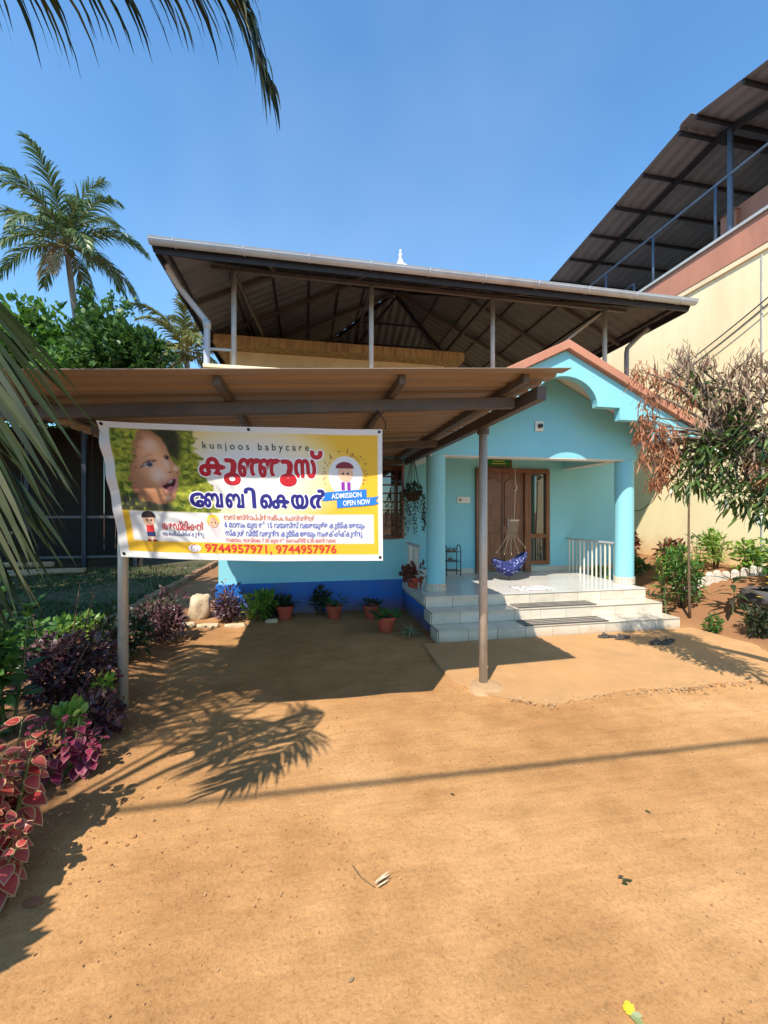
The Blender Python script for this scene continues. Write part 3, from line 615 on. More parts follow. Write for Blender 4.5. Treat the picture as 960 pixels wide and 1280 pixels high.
def vnoise(fx, fy, seed):
    r = np.random.RandomState(seed); g_ = r.rand(int(fy) + 3, int(fx) + 3); x = U * fx; y = V * fy; xi = x.astype(int); yi = y.astype(int); fx_ = x - xi; fy_ = y - yi
    fx_ = fx_ * fx_ * (3 - 2 * fx_); fy_ = fy_ * fy_ * (3 - 2 * fy_)
    return (g_[yi, xi] * (1 - fx_) + g_[yi, xi + 1] * fx_) * (1 - fy_) + (g_[yi + 1, xi] * (1 - fx_) + g_[yi + 1, xi + 1] * fx_) * fy_
img = np.zeros((NV + 1, NU + 1, 3))
def put(col, a): 
    global img
    a = np.clip(a, 0, 1)[..., None]; img = img * (1 - a) + np.array(col) * a
put((.80, .77, .73), np.ones_like(U))
inside = ss(.030, .034, U) * ss(.984, .980, U) * ss(.042, .047, V) * ss(.955, .950, V)
gy = np.array((.86, .50, .035)); gyl = np.array((.88, .70, .30)); gw = np.array((.80, .77, .72))
dist = np.clip(ell(U, V, .50, .36, .52, .34), 0, 2)
w = ss(.45, 1.25, dist)[..., None]; bgc = gw * (1 - w) + gyl * w; w2 = ss(.95, 1.5, dist)[..., None]; bgc = bgc * (1 - w2) + gy * w2
w3 = (ss(.80, .95, U) * ss(.75, .3, V))[..., None]; bgc = bgc * (1 - w3 * .8) + gy * w3 * .8
img = img * (1 - inside[..., None]) + bgc * inside[..., None]
# baby photograph: mossy fringe, face, open mouth
reg = inside * ss(.655, .645, V) * ss(.34, .325, U + .05 * (vnoise(40, 40, 8) - .5) - .13 * (V - .35))
fr_ = vnoise(70, 45, 1) * .6 + vnoise(150, 90, 2) * .4
fr_ = np.clip((fr_ - .5) * 1.7 + .5, 0, 1); moss = np.stack([.06 + .46 * fr_, .11 + .42 * fr_, .008 + .05 * fr_], -1)
img = img * (1 - reg[..., None]) + moss * reg[..., None]
def cv(x, y):                               # point of the printed photograph to banner u, v
    px, py = x / 5.333 + 120, y / 5.333 + 515; v = (py - 528) / 168; return ((px - 120 - 30 * v) / (358 - 30 * v), v)
def polyd(pts):                             # signed distance to an outline, positive inside, in v units
    P = [cv(*p) for p in pts]; n = len(P); best = np.full(U.shape, 9.); ins = np.zeros(U.shape, bool); X = U * 2
    for i in range(n):
        x0, y0 = P[i][0] * 2, P[i][1]; x1, y1 = P[(i + 1) % n][0] * 2, P[(i + 1) % n][1]; dx, dy = x1 - x0, y1 - y0
        t = np.clip(((X - x0) * dx + (V - y0) * dy) / (dx * dx + dy * dy + 1e-12), 0, 1); best = np.minimum(best, np.hypot(X - x0 - t * dx, V - y0 - t * dy))
        c_ = ((y0 > V) != (y1 > V)) & (X < (x1 - x0) * (V - y0) / (y1 - y0 + 1e-12) + x0); ins ^= c_
    return np.where(ins, best, -best)
def spot(x, y, rx, ry, ang=0): u_, v_ = cv(x, y); return ell(U, V, u_, v_, rx * .001116, ry * .001116, ang)
put((.03, .022, .015), reg * ss(-.05, .02, polyd([(270, 60), (455, 60), (500, 180), (490, 290), (440, 250), (400, 170), (330, 120)]) + .03 * (fr_ - .3)) * .95)
put((.035, .03, .03), reg * ss(-.05, .01, polyd([(165, 560), (240, 545), (330, 590), (430, 600), (470, 640), (165, 640)]) + .03 * (fr_ - .5)) * .9)
fd = polyd([(255, 106), (330, 122), (385, 162), (420, 212), (438, 262), (452, 302), (480, 328), (508, 360), (514, 392), (498, 418), (500, 455), (505, 490), (490, 520), (492, 555), (470, 588), (420, 602), (350, 598), (280, 578), (225, 545), (205, 480), (205, 400), (210, 320), (222, 240), (238, 170)])
rag = .05 * (fr_ - .45) * ss(.19, .08, U)
face = reg * ss(-.006, .010, fd + rag)
lum = .55 + .55 * ss(1.0, 0, spot(360, 330, 190, 300, -.3))
skin = np.stack([.80 * lum, .42 * lum ** 1.3, .23 * lum ** 1.6], -1); img = img * (1 - face[..., None]) + skin * face[..., None]
put((.30, .13, .07), face * ss(.055, .0, fd + rag) * ss(.24, .14, U) * .75)
put((.16, .07, .04), face * ss(1, .2, spot(235, 560, 90, 80)) * .8)
put((.42, .21, .13), face * ss(1, .2, spot(265, 470, 60, 110)) * .5)
put((.84, .66, .54), face * ss(1, .0, spot(375, 410, 75, 80)) * .85)
put((.82, .60, .46), face * ss(1, .0, spot(320, 215, 75, 70)) * .75)
put((.80, .60, .48), face * ss(1, .0, spot(420, 335, 30, 60, -.3)) * .7)
put((.55, .28, .18), face * ss(1, .2, spot(400, 465, 35, 55, .2)) * .55)
put((.46, .24, .15), face * ss(1, .2, spot(310, 330, 68, 46, -.4)) * .65)
put((.72, .66, .62), face * ss(-.002, .006, polyd([(268, 362), (285, 338), (315, 322), (352, 318), (340, 345), (310, 360)])))
put((.10, .13, .22), face * ss(1.05, .8, spot(318, 340, 21, 19))); put((.01, .01, .015), face * ss(1.1, .7, spot(319, 340, 10, 9))); put((.9, .9, .9), face * ss(1, .6, spot(325, 333, 4, 4)))
put((.12, .05, .03), face * ss(.008, .002, abs(polyd([(262, 366), (285, 334), (315, 316), (358, 312), (330, 330), (300, 345)]))) * .8)
put((.40, .20, .12), face * ss(1, .4, spot(300, 285, 62, 9, -.45)) * .45)
put((.22, .10, .06), reg * ss(1, .4, spot(424, 288, 24, 24)) * .85); put((.03, .025, .03), reg * ss(1, .7, spot(426, 292, 13, 13)))
put((.86, .66, .54), face * ss(1, .1, spot(482, 362, 24, 24)) * .8); put((.24, .10, .06), face * ss(1, .4, spot(448, 388, 18, 7, -.3))); put((.30, .14, .08), face * ss(1, .4, spot(492, 392, 10, 7)))
put((.62, .26, .22), reg * ss(-.006, .006, polyd([(385, 484), (425, 448), (470, 416), (500, 424), (496, 480), (482, 515), (450, 530), (412, 512)])))
put((.07, .012, .016), reg * ss(-.003, .006, polyd([(397, 482), (430, 460), (470, 430), (490, 434), (480, 475), (464, 502), (440, 510), (415, 502)])))
put((.58, .20, .20), reg * ss(1, .6, spot(450, 494, 24, 11, -.4))); put((.78, .74, .68), reg * ss(1, .5, spot(452, 452, 22, 6, -.65)) * .7)
put((.74, .50, .38), face * ss(1, .1, spot(440, 560, 34, 24)) * .7); put((.36, .17, .10), face * ss(1, .3, spot(400, 545, 30, 10, -.3)) * .5)
bl = ss(.62, .9, vnoise(110, 30, 21)) * reg * ss(.035, -.02, fd) * ss(.14, .10, U); put((.34, .40, .06), bl * .8)
# lower panel, yellow foot and left bar
put((.80, .77, .73), inside * ss(.648, .655, V) * ss(.875, .868, V) * ss(.045, .05, U) * ss(.965, .96, U))
put(gy, inside * ss(.868, .876, V)); put(gy, inside * ss(.648, .655, V) * ss(.058, .052, U))
put((.80, .62, .62), inside * ss(.68, .70, V) * ss(.86, .83, V) * ss(1, .3, ell(U, V, .352, .80, .10, .09)) * .6)
# round badge
bd = ell(U, V, .853, .36, .135, .155); put((.80, .78, .76), inside * ss(1.02, .97, bd))
for k in range(70):
    a = rs.uniform(0, 6.28); r_ = rs.uniform(1.04, 1.35); cx = .853 + r_ * .0675 * math.cos(a); cy = .36 + r_ * .155 * math.sin(a)
    if cy < .42: put([(.05, .04, .04), (.35, .20, .05), (.45, .1, .08)][k % 3], inside * ss(1, .5, ell(U, V, cx, cy, .008, .009)) * .8)
bv = [bsurf(u, v) for v in np.linspace(0, 1, NV + 1) for u in np.linspace(0, 1, NU + 1)]
bf = [(j*(NU+1)+i, (j+1)*(NU+1)+i, (j+1)*(NU+1)+i+1, j*(NU+1)+i+1) for j in range(NV) for i in range(NU)]
bme = bpy.data.meshes.new('cloth'); bme.from_pydata(bv, [], bf)
ca = bme.color_attributes.new('print', 'FLOAT_COLOR', 'POINT'); ca.data.foreach_set('color', np.concatenate([img, np.ones((NV+1, NU+1, 1))], -1).astype(np.float32).ravel())
m, nt, b, out = new_mat('printed flex cloth'); at = N(nt, 'ShaderNodeAttribute', attribute_name='print'); nt.links.new(at.outputs['Color'], b.inputs['Base Color']); b.inputs['Roughness'].default_value = .5; b.inputs['Specular IOR Level'].default_value = .3
t_ = N(nt, 'ShaderNodeBsdfTranslucent'); ms_ = N(nt, 'ShaderNodeMixShader'); ms_.inputs[0].default_value = .22; nt.links.new(at.outputs['Color'], t_.inputs[0]); nt.links.new(b.outputs[0], ms_.inputs[1]); nt.links.new(t_.outputs[0], ms_.inputs[2]); nt.links.new(ms_.outputs[0], out.inputs[0])
M['flex'] = m
link('cloth', bme, M['flex'], ban, smooth=True)
INK = {k: flat('print ink ' + k, c, .5) for k, c in {'red': (.47, .012, .018), 'darkred': (.30, .01, .02), 'navy': (.02, .016, .17), 'blue': (.05, .09, .42), 'black': (.015, .015, .015), 'white': (.80, .78, .75), 'ribbon': (.02, .17, .55), 'orange': (.55, .10, .02), 'skin': (.72, .42, .26), 'hair': (.03, .015, .015), 'brownhair': (.20, .02, .03), 'yel': (.85, .55, .05), 'violet': (.25, .02, .30), 'pinkred': (.60, .03, .03), 'shorts': (.02, .03, .12)}.items()}
def wrap(me, off):
    for v in me.vertices: v.co = bsurf(v.co.x, v.co.y, off + v.co.z)
def text(body, u0, u1, vb, vh, ink, bold=0, rot=0, off=.003, name='lettering', italic=0, fat=0):
    """flat print: fitted between u0 and u1, baseline vb, letter scale from vh"""
    cu = bpy.data.curves.new('t', 'FONT'); cu.body = body; cu.size = 1; cu.offset = bold; cu.shear = italic; cu.resolution_u = 3
    o = bpy.data.objects.new('t', cu); COL.objects.link(o); dg = bpy.context.evaluated_depsgraph_get(); dg.update()
    me = bpy.data.meshes.new_from_object(o.evaluated_get(dg)); bpy.data.objects.remove(o); bpy.data.curves.remove(cu)
    if not me.vertices: return
    me.materials.clear()
    xs_ = [v.co.x for v in me.vertices]; x0, x1 = min(xs_), max(xs_); k = (u1 - u0) / max(1e-6, x1 - x0); c, s_ = math.cos(rot), math.sin(rot)
    for v in me.vertices:
        x = (v.co.x - x0) * k; y = v.co.y * vh; xw, yw = x * 2, y
        v.co = Vector((u0 + (xw * c - yw * s_) / 2, vb - (xw * s_ + yw * c), 0))
    if fat:                                 # heavy letters: the outline laid down again a little to every side
        vs0 = [v.co.copy() for v in me.vertices]; fs0 = [tuple(p.vertices) for p in me.polygons]; s = MB()
        for k in range(9):
            a_ = k * math.pi / 4; du, dv = (fat * .5 * math.cos(a_), fat * math.sin(a_)) if k < 8 else (0, 0)
            s.add([(p.x + du, p.y + dv, k * .00012) for p in vs0], fs0)
        me = s.rawmesh(name)
    wrap(me, off); return link(name, me, INK[ink], ban)
def shape(polys, ink, off=.002, name='print_shape'):
    s = MB()
    for p in polys: s.add([(u, v, 0) for u, v in p], [tuple(range(len(p)))])
    me = s.rawmesh(name); wrap(me, off); return link(name, me, INK[ink], ban)
def disc(cx, cy, rx, ry, n=20, a0=0, a1=6.2832): return [(cx + rx / 2 * math.cos(a0 + (a1 - a0) * i / n), cy + ry * math.sin(a0 + (a1 - a0) * i / n)) for i in range(n + (0 if a1 > 6.28 else 1))]
def quad(u0, u1, v0, v1, sk=0): return [(u0, v0 + sk), (u1, v0 - sk), (u1, v1 - sk), (u0, v1 + sk)]
text('k u n j o o s   b a b y c a r e', .335, .715, .172, .075, 'black', .004)
# big red word, glyph by glyph with white halo (letters are stacked and joined by hand)
def bigword(parts, vb, vh, ink, bold, halo):
    for (ch, u0, u1, dv, k) in parts:
        text(ch, u0, u1, vb + dv, vh * k, 'white', 0, off=.0014, fat=bold + halo)
        text(ch, u0, u1, vb + dv, vh * k, ink, 0, off=.0030, fat=bold)
bigword([('ക', .318, .408, 0, 1), ('ു', .402, .455, .012, 1.05), ('ഞ', .455, .540, 0, 1), ('ഞ', .528, .610, 0, 1), ('ൂ', .604, .660, .012, 1.05), ('സ', .660, .735, 0, 1), ('്', .722, .762, 0, 1.05)], .368, .225, 'red', .0085, .010)
bigword([('േ', .272, .318, 0, 1), ('ബ', .322, .385, 0, 1), ('ബ', .400, .462, 0, 1), ('ി', .468, .505, 0, 1), ('െ', .525, .565, 0, 1), ('ക', .568, .632, 0, 1), ('യ', .640, .702, 0, 1), ('ർ', .712, .772, 0, 1)], .603, .172, 'navy', .0065, .009)
def ml(s):                                  # put the pre-base vowel signs before their letter
    o = []; V_ = '്'
    for ch in s:
        if ch in 'െേൈൊോ':
            j = len(o) - 1
            while j >= 2 and o[j - 1] == V_: j -= 2
            j = max(j, 0); o.insert(j, {'ൊ': 'െ', 'ോ': 'േ'}.get(ch, ch))
            if ch in 'ൊോ': o.append('ാ')
        else: o.append(ch)
    return ''.join(o)
text(ml('ബസ് സ്റ്റോപ്പിന് സമീപം, ചൊവ്വന്നൂർ'), .385, .725, .695, .050, 'orange', .01)
text(ml('6 മാസം മുതൽ 15 വയസ്സ് വരെയുള്ള കുട്ടികളേയും'), .385, .925, .752, .056, 'blue', .012)
text(ml('സ്കൂൾ വിട്ട് വരുന്ന കുട്ടികളേയും സംരക്ഷിക്കുന്നു'), .385, .915, .815, .056, 'blue', .012)
text(ml('സമയം: രാവിലെ 7.30 മുതൽ വൈകീട്ട് 6.30 മണി വരെ'), .385, .805, .860, .040, 'pinkred', .004)
text('9744957971, 9744957976', .305, .808, .940, .085, 'pinkred', .016)
shape([disc(.268, .915, .045, .028)], 'white'); text('✆', .255, .281, .935, .06, 'pinkred', .01, off=.004)
text(ml('അഡ്മിഷൻ'), .162, .308, .782, .078, 'red', .02, off=.004); shape([quad(.150, .312, .795, .838)], 'white', .0015)
text(ml('ആരംഭിച്ചിരിക്കുന്നു'), .160, .306, .828, .045, 'navy', .008, off=.004)
# badge ribbons and two little cartoon children
shape([quad(.775, .935, .470, .535, .012), [(.775, .482), (.757, .492), (.768, .515), (.757, .548), (.775, .547)]], 'ribbon', .003)
shape([quad(.815, .965, .530, .590, .012), [(.965, .518), (.985, .510), (.972, .545), (.985, .565), (.965, .578)]], 'ribbon', .0034)
text('ADMISSION', .795, .915, .532, .055, 'white', .012, .065, .0048); text('OPEN NOW', .840, .950, .584, .055, 'white', .012, .065, .0052)
shape([disc(.853, .335, .060, .066)], 'skin', .002); shape([disc(.850, .300, .072, .050, 12, math.pi, 2 * math.pi + .3)], 'brownhair', .0026)
shape([disc(.843, .34, .008, .009, 8), disc(.862, .34, .008, .009, 8)], 'black', .003); shape([quad(.835, .848, .405, .465), quad(.858, .871, .405, .465)], 'violet', .0024)
shape([disc(.118, .712, .040, .046)], 'skin', .002); shape([disc(.118, .695, .048, .045, 12, math.pi * .95, 2 * math.pi + .35)], 'hair', .0026)
shape([disc(.112, .718, .006, .008, 8), disc(.126, .718, .006, .008, 8)], 'black', .003)
shape([quad(.106, .132, .752, .805)], 'pinkred', .002); shape([quad(.106, .134, .805, .838)], 'shorts', .0022); shape([quad(.108, .117, .838, .862), quad(.124, .133, .838, .862)], 'skin', .002); shape([quad(.104, .117, .862, .876), quad(.123, .138, .862, .876)], 'darkred', .0022)
shape([disc(.345, .712, .046, .052, 14, math.pi * .85, 2 * math.pi + .5)], 'yel', .002); shape([disc(.345, .720, .034, .038)], 'skin', .0026); shape([disc(.340, .722, .005, .006, 8), disc(.352, .722, .005, .006, 8)], 'black', .003)
for u, v in ((.012, .975), (.988, .975), (.012, .02), (.988, .02), (.5, .02)): shape([disc(u, v, .012, .012, 12)], 'black', .002, 'eyelet')

# ------------------------------------------------------------------ dark open shed across the lawn
sd = empty('shed', (-9, 15, 0), 'dark open timber shed with thin steel posts beyond the lawn', 'shed')
SX0, SX1, SY0, SY1 = -17.0, -5.0, 13.6, 17.5
for k in range(30):
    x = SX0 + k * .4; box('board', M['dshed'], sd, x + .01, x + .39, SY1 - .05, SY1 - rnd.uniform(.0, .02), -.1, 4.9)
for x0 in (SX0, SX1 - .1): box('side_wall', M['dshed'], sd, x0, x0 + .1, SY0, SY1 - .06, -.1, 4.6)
s = MB(); 
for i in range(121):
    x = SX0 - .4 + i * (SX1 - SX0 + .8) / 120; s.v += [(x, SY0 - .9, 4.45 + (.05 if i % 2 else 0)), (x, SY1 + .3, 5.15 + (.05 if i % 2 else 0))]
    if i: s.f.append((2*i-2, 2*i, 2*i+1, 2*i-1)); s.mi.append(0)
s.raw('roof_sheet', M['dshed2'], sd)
for x in (-14.8, -12.4, -9.9, -8.1, -6.6, -5.2): MB().bar((x, SY0, -.1), (x, SY0, 4.5), .11, .11).build('post', M['dsteel'], sd)
for z in (1.55, .35): MB().bar((-8.1, SY0 + .02, z), (-5.2, SY0 + .02, z), .05, .07).build('rail', M['steel'], sd)
MB().bar((SX0, SY0, 4.42), (SX1, SY0, 4.42), .1, .12).build('beam', M['dsteel'], sd)
# timber lying before the shed: every pole its own thing
for i, (x, y, z, ln, rr, an, lab) in enumerate([
    (-9.2, 12.3, .10, 6.4, .07, .03, 'long thin timber pole lying lowest before the dark shed'),
    (-9.6, 12.6, .28, 5.6, .08, -.05, 'pale timber pole lying on top of the long one before the shed'),
    (-8.0, 11.9, .10, 4.2, .06, .12, 'short timber pole slanting towards the path before the shed'),
    (-11.0, 13.0, .42, 4.6, .10, .02, 'thick weathered log at the back of the timber heap')]):
    d_ = Vector((math.cos(an), math.sin(an), 0)) * ln / 2; c = Vector((x, y, z))
    n_ = 7; pts = [c - d_ + d_ * 2 * k / (n_ - 1) + Vector((0, rnd.uniform(-.04, .04), rnd.uniform(-.015, .015))) for k in range(n_)]
    tag(MB().tube(pts, [rr * rnd.uniform(.8, 1.05) for _ in pts], 9).build('timber_pole', M['timber'], smooth=True), lab, 'pole', 'timber lying before the shed')
for i, (x, z, w_, h_, lab) in enumerate([(-11.3, .55, 3.6, .36, 'broad weathered plank propped on edge left of the shed post'), (-8.95, .62, 1.5, .55, 'torn edged pale plank standing beside the shed post')]):
    p = [(x - w_/2, z), (x + w_/2 - .25, z + .02), (x + w_/2 - .1, z + h_*.35), (x + w_/2 - .2, z + h_*.5), (x + w_/2, z + h_*.95), (x - w_/2, z + h_ * .9)]
    tag(MB().prism(p, 13.1 + .1 * i, 13.15 + .1 * i, 'y').build('plank', M['timber'], None), lab, 'plank', 'planks before the shed')
tag(MB().lathe([(0, .88), (.25, .88), (.29, .84), (.29, .60), (.30, .58), (.29, .56), (.29, .30), (.30, .28), (.29, .26), (.29, .03), (.26, 0), (0, 0)], (-5.62, 6.45, .03), 24).build('water_barrel', M['teal'], None, smooth=True), 'teal plastic barrel at the left edge beyond the green plant', 'barrel')
# kerb of soil stained bricks along the side path, a thing of its own with its bricks as parts
kb = empty('kerb', (-2.9, 8, 0), 'low kerb of soil stained bricks between lawn and side path', 'kerb')
km = MB().box(-.07, .07, -.115, .115, 0, .13).mesh('brick')
for k in range(34):
    o = link('brick', km, M['brick'], kb); o.location = (-2.92 + rnd.uniform(-.02, .02), 6.3 + k * .25, rnd.uniform(-.03, .0)); o.rotation_euler = (rnd.uniform(-.05, .05), rnd.uniform(-.08, .08), rnd.uniform(-.1, .1)); o.matrix_parent_inverse = Matrix.Translation(-kb.location)
# overhead cable behind the camera: its shadow crosses the yard
tag(MB().tube(sag((-14, -.35, 5.15), (15, -1.0, 5.1), .12, 30), .019, 8).build('overhead_cable', M['cable'], None, smooth=True), 'overhead service cable whose thin shadow crosses the yard', 'cable')
for x, y, lab in ((-14, -.35, 'left'), (15, -1.0, 'right')):
    pl = empty('utility_pole', (x, y, 0), 'concrete utility pole at the %s end of the overhead cable' % lab, 'pole', 'utility poles')
    MB().tube([(x, y + .12, -.2), (x, y + .12, 6.5)], [.13, .09], 10).build('shaft', M['gpost'], pl, smooth=True)
    MB().bar((x - .0, y - .3, 5.3), (x, y + .5, 5.3), .07, .07).build('cross_arm', M['dsteel'], pl)

# ------------------------------------------------------------------ foliage tools
def vn(r): 
    while 1:
        v = Vector((r.uniform(-1, 1), r.uniform(-1, 1), r.uniform(-1, 1)))
        if .05 < v.length < 1: return v.normalized()
def leaf(s, p, d, L, W, nrm, bend=.25, mi=0, belly=.45):
    """one bent leaf blade of six points"""
    p = Vector(p); d = d.normalized(); sd = d.cross(nrm)
    if sd.length < 1e-4: sd = d.orthogonal()
    sd.normalize(); up = sd.cross(d)
    def at(t, k): return p + d * (L * t) - up * (bend * L * t * t) + sd * (W * k)
    s.add([at(0, 0), at(belly * .55, -.42), at(belly * .55, .42), at(belly + .2, -.45), at(belly + .2, .45), at(1, 0)], [(0, 2, 1), (1, 2, 4, 3), (3, 4, 5)], mi)
def crown(n, c, rad, L, W, r, shell=.55, up=.3, bend=.25, droop=0, zmin=None):
    s = MB(); c = Vector(c); k = 0
    lobes = [(vn(r) * .45, r.uniform(.45, .75)) for _ in range(9)]
    while k < n:
        lb, lr = r.choice(lobes); q = lb + vn(r) * lr * (shell + (1 - shell) * r.random() ** .5)
        if noise.noise(q * 2.7 + c) < -.18 and r.random() < .8: continue
        p = c + Vector((q.x * rad[0], q.y * rad[1], q.z * rad[2]))
        if zmin is not None and p.z < zmin: continue
        d = (q + vn(r) * .9 + Vector((0, 0, up - droop))); leaf(s, p, d, L * r.uniform(.7, 1.3), W * r.uniform(.7, 1.2), vn(r) + Vector((0, 0, 1.2)), bend); k += 1
    return s
def bush(name, loc, rad, n, L, W, mat, label, cat='shrub', group=None, seed=1, stems=5, up=.3, bend=.25, zmin=.03, smat='stem', shell=.5, h0=None):
    r = random.Random(seed); z0 = gz(loc[0], loc[1]) if -4 < loc[0] < 9 else 0
    o = empty(name, (loc[0], loc[1], z0), label, cat, group); c = (loc[0], loc[1], z0 + (h0 if h0 is not None else rad[2] * 1.0))
    crown(n, c, rad, L, W, r, shell, up, bend, zmin=z0 + zmin).raw('foliage', M[mat], o)
    st = MB()
    for k in range(stems):
        a = r.uniform(0, 6.28); q = Vector((c[0] + math.cos(a) * rad[0] * r.uniform(.2, .75), c[1] + math.sin(a) * rad[1] * r.uniform(.2, .75), c[2] + rad[2] * r.uniform(.2, .8)))
        b0 = Vector((loc[0] + math.cos(a) * .04, loc[1] + math.sin(a) * .04, z0 - .03)); mid = b0.lerp(q, .5) + Vector((0, 0, rad[2] * .2)) + vn(r) * rad[0] * .1
        th = .006 + .012 * rad[2]; st.tube([b0, mid, q], [th, th * .7, th * .3], 6)
    st.build('stem', M[smat], o, smooth=True); return o
def crom(P, n):
    P = [Vector(p) for p in P]; Q = [P[0] * 2 - P[1]] + P + [P[-1] * 2 - P[-2]]; out_ = []
    for i in range(n + 1):
        t = i / n * (len(P) - 1); k = min(int(t), len(P) - 2); f = t - k; a, b_, c, d = Q[k:k+4]
        out_.append(.5 * ((2*b_) + (c-a)*f + (2*a-5*b_+4*c-d)*f*f + (3*b_-a-3*c+d)*f**3))
    return out_
def frond(path, n, L, W, r, droop=.35, start=.12, fwd=.6, seg=4, rib=.018, side_k=.85, hang=0, sv=None, oneside=0):
    pts = crom(path, n); s = MB(); rb = MB()
    rb.tube([pts[i] for i in range(0, n + 1, max(1, n // 14))], [rib * (1 - .85 * i / n) for i in range(0, n + 1, max(1, n // 14))], 6)
    for i in range(int(n * start), n + 1):
        t = i / n; p = pts[i]; T = (pts[min(i+1, n)] - pts[max(i-1, 0)]).normalized()
        S = T.cross(Vector((0, 0, 1)))
        if sv is not None: S = Vector(sv) - T * T.dot(Vector(sv))
        S = S.normalized() if S.length > .05 else Vector((1, 0, 0)); Uu = S.cross(T)
        ln = L * (.35 + .65 * math.sin(math.pi * min(1, max(0, (t - start) / (1 - start)) * .82 + .16)) ** .8)
        for sg in ((-1, 1) if t >= oneside else (-1,)):
            d = (T * (fwd + .5 * t) + S * sg * side_k + Uu * r.uniform(-.05, .3) + vn(r) * .12).normalized(); q = Vector(p) + vn(r) * .004
            l = ln * r.uniform(.82, 1.12); w = W * r.uniform(.75, 1.15); nv = (Uu + vn(r) * .8).normalized(); prev = None; base = len(s.v)
            for k in range(seg + 1):
                f = k / seg; ww = w * (.55 if k == 0 else (1 - f ** 2.2)) + .0008
                sd = d.cross(nv); sd = sd.normalized() if sd.length > .02 else d.orthogonal().normalized()
                s.v += [tuple(q - sd * ww / 2), tuple(q + sd * ww / 2)]
                if k: s.f.append((base+2*k-2, base+2*k-1, base+2*k+1, base+2*k)); s.mi.append(0)
                q = q + d * (l / seg); d = (d + Vector((0, 0, -1)) * (droop * (.6 + f) + hang)).normalized()
    return s, rb
def add_frond(parent, path, n, L, W, seed, mat='lf_palm', **kw):
    s, rb = frond(path, n, L, W, random.Random(seed), **kw); o = s.raw('frond', M[mat], parent); rb.build('rib', M['rachis'], o, smooth=True); return o
def arc_path(c, az, el, length, fall, n=7):
    p = Vector(c); d = Vector((math.cos(az) * math.cos(el), math.sin(az) * math.cos(el), math.sin(el))); out_ = [p.copy()]
    for k in range(n): p = p + d * (length / n); out_.append(p.copy()); d = (d + Vector((0, 0, -fall * (.5 + k / n)))).normalized()
    return out_

# ------------------------------------------------------------------ near coconut palm, trunk left of the frame
np_ = empty('coconut_palm', (-3.45, .0, 0), 'near coconut palm whose drooping fronds hang in at the left edge and top left', 'palm tree')
CR = Vector((-3.2, .25, 3.1))
MB().tube(crom([(-3.45, .0, -.2), (-3.4, .05, 1.0), (-3.3, .15, 2.1), (-3.2, .25, 3.15)], 12), [.22, .19, .18, .17, .165, .16, .155, .15, .15, .15, .15, .16, .17], 14).build('trunk', M['palmbark'], np_, smooth=True)
add_frond(np_, [CR, (-2.05, 1.1, 3.55), (-1.40, 1.5, 3.2), (-1.17, 1.63, 2.55), (-1.16, 1.68, 1.95), (-1.2, 1.7, 1.5)], 160, .60, .024, 11, droop=.07, side_k=.7, fwd=.65, seg=5, sv=(.98, -.18, 0), start=.25, oneside=.60)
add_frond(np_, [CR, (-2.3, 1.3, 3.3), (-1.85, 1.75, 2.75), (-1.6, 1.95, 2.2), (-1.6, 2.02, 1.7)], 130, .56, .024, 12, droop=.10, side_k=.7, fwd=.65, seg=5, sv=(.98, -.18, 0), start=.25, oneside=.55)
add_frond(np_, [CR, (-2.3, 1.2, 3.75), (-1.65, 1.75, 4.1), (-1.27, 1.97, 4.16), (-.845, 2.04, 4.34), (-.40, 2.06, 4.27), (-.19, 2.07, 3.82)], 120, .50, .023, 13, droop=.6, side_k=.5, fwd=.3, seg=5, start=.2)
add_frond(np_, [CR, (-2.2, .95, 3.6), (-1.72, 1.35, 3.25), (-1.62, 1.48, 2.7), (-1.66, 1.52, 2.2)], 90, .60, .026, 15, droop=.45, side_k=.7, fwd=.3, seg=5, sv=(.9, .3, 0), start=.3)
add_frond(np_, [CR, (-2.95, 1.3, 4.0), (-3.0, 2.1, 4.2), (-2.95, 2.9, 3.9), (-2.9, 3.4, 3.3)], 120, .58, .044, 16, droop=.22, side_k=.9, fwd=.4, start=.15)
add_frond(np_, [CR, (-3.1, 1.4, 3.7), (-3.35, 2.4, 3.9), (-3.45, 3.3, 3.5), (-3.45, 3.8, 2.9)], 120, .62, .046, 17, droop=.22, side_k=.9, fwd=.4, start=.15)
add_frond(np_, [CR, (-2.6, 1.2, 4.2), (-2.6, 1.9, 4.9), (-2.75, 2.6, 4.9), (-2.85, 3.0, 4.4)], 120, .5, .044, 18, droop=.22, side_k=.9, fwd=.4, start=.15)
for k, az in enumerate((135, 160, 185)):
    add_frond(np_, arc_path(CR, R(az), R(35 + 20 * (k % 3)), 3.3, .24), 46, .75, .034, 20 + k, droop=.3, seg=4)

